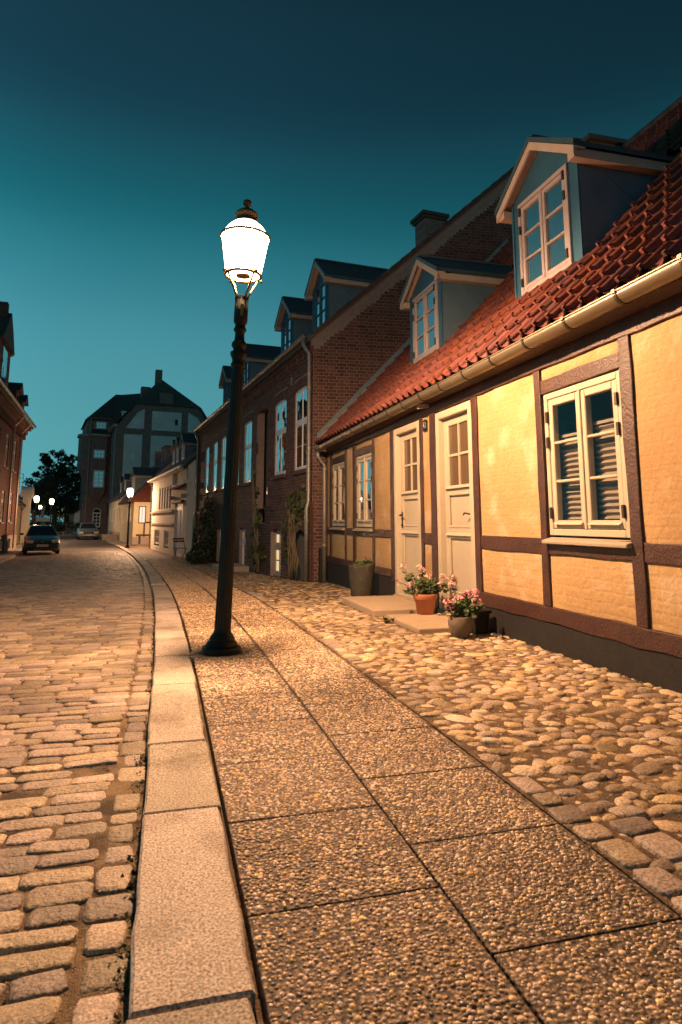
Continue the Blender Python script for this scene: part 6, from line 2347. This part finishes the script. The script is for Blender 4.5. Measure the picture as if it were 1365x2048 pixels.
# ------------------------------------------------------------------ trees, hedges and small things at the end of the street
def tree(name, loc, label, h, r, blobs, n, size, seed, bark='bark'):
    t = empty(name, loc, 0, label, 'tree')
    rr = random.Random(seed)
    tr = MB().tube([(0, 0, -.4), (.1, 0, h * .2), (-.1, .1, h * .45), (0, 0, h * .7)], [r, r * .8, r * .55, r * .2], 10)
    tr.build('trunk', M_[bark], t, smooth=True)
    for k in range(9):
        b = blobs[k % len(blobs)]
        z0 = h * rr.uniform(.2, .5)
        MB().tube([(0, 0, z0), (b[0] * .5, b[1] * .5, z0 + (b[2] - z0) * .6), (b[0], b[1], b[2])], [r * .35, r * .22, r * .06], 6).build('limb', M_[bark], t, smooth=True)
    leaf_cloud(blobs, n, size, 'tree_leaf', seed, parent=t)
    return t


rr = random.Random(12)
bl = [(0, 0, 6.5, 4.2, 3.5, 3.4), (-2.6, 0, 5.2, 2.2, 2.2, 2.2), (2.6, 0, 5.0, 2.4, 2.4, 2.6), (-.4, 0, 9.2, 2.3, 2, 2.0), (1.4, .5, 8.6, 2.0, 2, 1.9), (3.6, 0, 7.8, 1.3, 1.5, 1.5),
      (-1.6, -.5, 11.0, .9, 1, 1.0), (.5, 0, 11.5, 1.1, 1, 1.0), (1.8, 0, 10.8, .8, .8, .9), (-3.9, 0, 7.4, .9, 1, 1.0), (-2.9, 0, 8.7, .8, .8, .7), (-.9, 0, 12.2, .55, .6, .5), (2.9, 0, 9.8, .7, .7, .6), (0, 1, 3.6, 4.2, 2, 1.6)]
bl = [(a, b, c, d * .82, e * .82, f * .82) for a, b, c, d, e, f in bl]
for _ in range(70):          # loose sprays that break the outline
    b_ = rr.choice(bl[:9])
    t1, t2 = rr.uniform(0, 2 * math.pi), rr.uniform(-.3, 1.3)
    k_ = rr.uniform(.95, 1.3)
    s_ = rr.uniform(.25, .6)
    bl.append((b_[0] + b_[3] * k_ * math.cos(t1) * math.cos(t2), b_[1] + b_[4] * k_ * math.sin(t1) * math.cos(t2), b_[2] + b_[5] * k_ * math.sin(t2), s_, s_, s_ * .7))
tree('dark_tree', (-16.6, 108.5, -.6), 'large dark round tree at the end of the street', 12, .45, bl, 13000, .19, 5)
bl2 = [(x, y, z, 2.6, 2.2, 2.2) for x, y, z in ((-3, 0, 4.2), (1, 1, 4.6), (4.5, 0, 3.8), (-7, 1, 3.6), (7.5, 1, 3.4))]
tree('broad_tree', (-22, 122, -.6), 'broad low tree mass behind the left house, left of the large tree', 7, .3, bl2, 6000, .22, 7)
bl3 = [(0, 0, 4.8, 1.6, 1.6, 1.5), (.4, 0, 6.0, 1.0, 1.0, 1.0)]
tree('lit_trunk_tree', (-14.0, 83.5, -.6), 'slim tree whose trunk is lit by the lantern beside it', 5.5, .28, bl3, 2200, .16, 9, 'stone_trim')


def hedge(loc, size, label, seed, m_='leaf', cat='hedge'):
    o = empty('hedge', loc, 0, label, cat)
    sx, sy, sz = size
    rr = random.Random(seed)
    leaf_cloud([(rr.uniform(-sx, sx), rr.uniform(-sy, sy), rr.uniform(.3, 1) * sz, sx * .35 + .2, sy * .5 + .2, sz * .5) for _ in range(9)], 1500, .12, m_, seed, 'foliage', o)
    MB().tube([(0, 0, 0), (0, 0, sz)], .06, 5).build('stem', M_['bark'], o)
    return o


hedge((-17.5, 113, -.6), (2.6, .8, 1.9), 'bright green lamp-lit bush below the farthest lantern', 3)
hedge((-13.4, 100, -.6), (1.9, .8, 1.1), 'low green hedge beside the small pale house', 4)
hedge((-15.6, 98, -.6), (1.4, .6, .8), 'low dark bush in front of the green hedge', 5, 'shrub_leaf', 'bush')
sm = empty('pale_house', (-16.2, 116, 0), R(0), 'small pale house with two dark windows below the big tree', 'house')
MB().box(0, 3.4, 0, 5, -1, 2.5).build('wall', M_['cream_plaster'], sm)
slab_roof(sm, [(-.3, -.3, 2.4), (3.7, -.3, 2.4), (3.4, 3, 3.1), (0, 3, 3.1)], 'dark_tile')
for x_ in (1.5, 2.3):
    MB().box(x_, x_ + .45, -.04, 0, .7, 1.9).build('window', M_['pane_dark'], sm)
MB().box(.1, .75, -.05, 0, .2, 2.0).build('door', M_['timber'], sm)
s2 = empty('pale_gable_shed', (-12.9, 103.5, 0), R(10), 'pale gabled shed against the left side of the big brick building', 'shed')
MB().prism([(0, -1), (3.0, -1), (3.0, 4.4), (0, 2.3)], 'y', 0, 4).build('wall', M_['white_plaster'], s2)
slab_roof(s2, [(-.1, -.2, 2.28), (3.0, -.2, 4.5), (3.0, 4.2, 4.5), (-.1, 4.2, 2.28)], 'dark_tile')
for (x, y, w, h_, z, lb_) in ((-13.5, 80.5, 1.5, .45, 1.0, 'pale sign board on a post near the lit trunk'), ):
    sg = empty('sign_board', (x, y, -.6), 0, lb_, 'sign')
    MB().box(-.04, .04, -.04, .04, 0, z + .7).build('post', M_['iron_black'], sg)
    MB().box(-w / 2, w / 2, -.07, -.042, z + .55, z + .55 + h_).build('board', M_['sign_pale'], sg)
bl_ = empty('bollard', (-10.0, 54.2, -.6), 0, 'short pale bollard below the left lantern', 'bollard')
MB().lathe([(.13, 0), (.13, .75), (.15, .78), (.12, .86), (.02, .9)], 12).build('post', M_['sign_pale'], bl_, smooth=True)
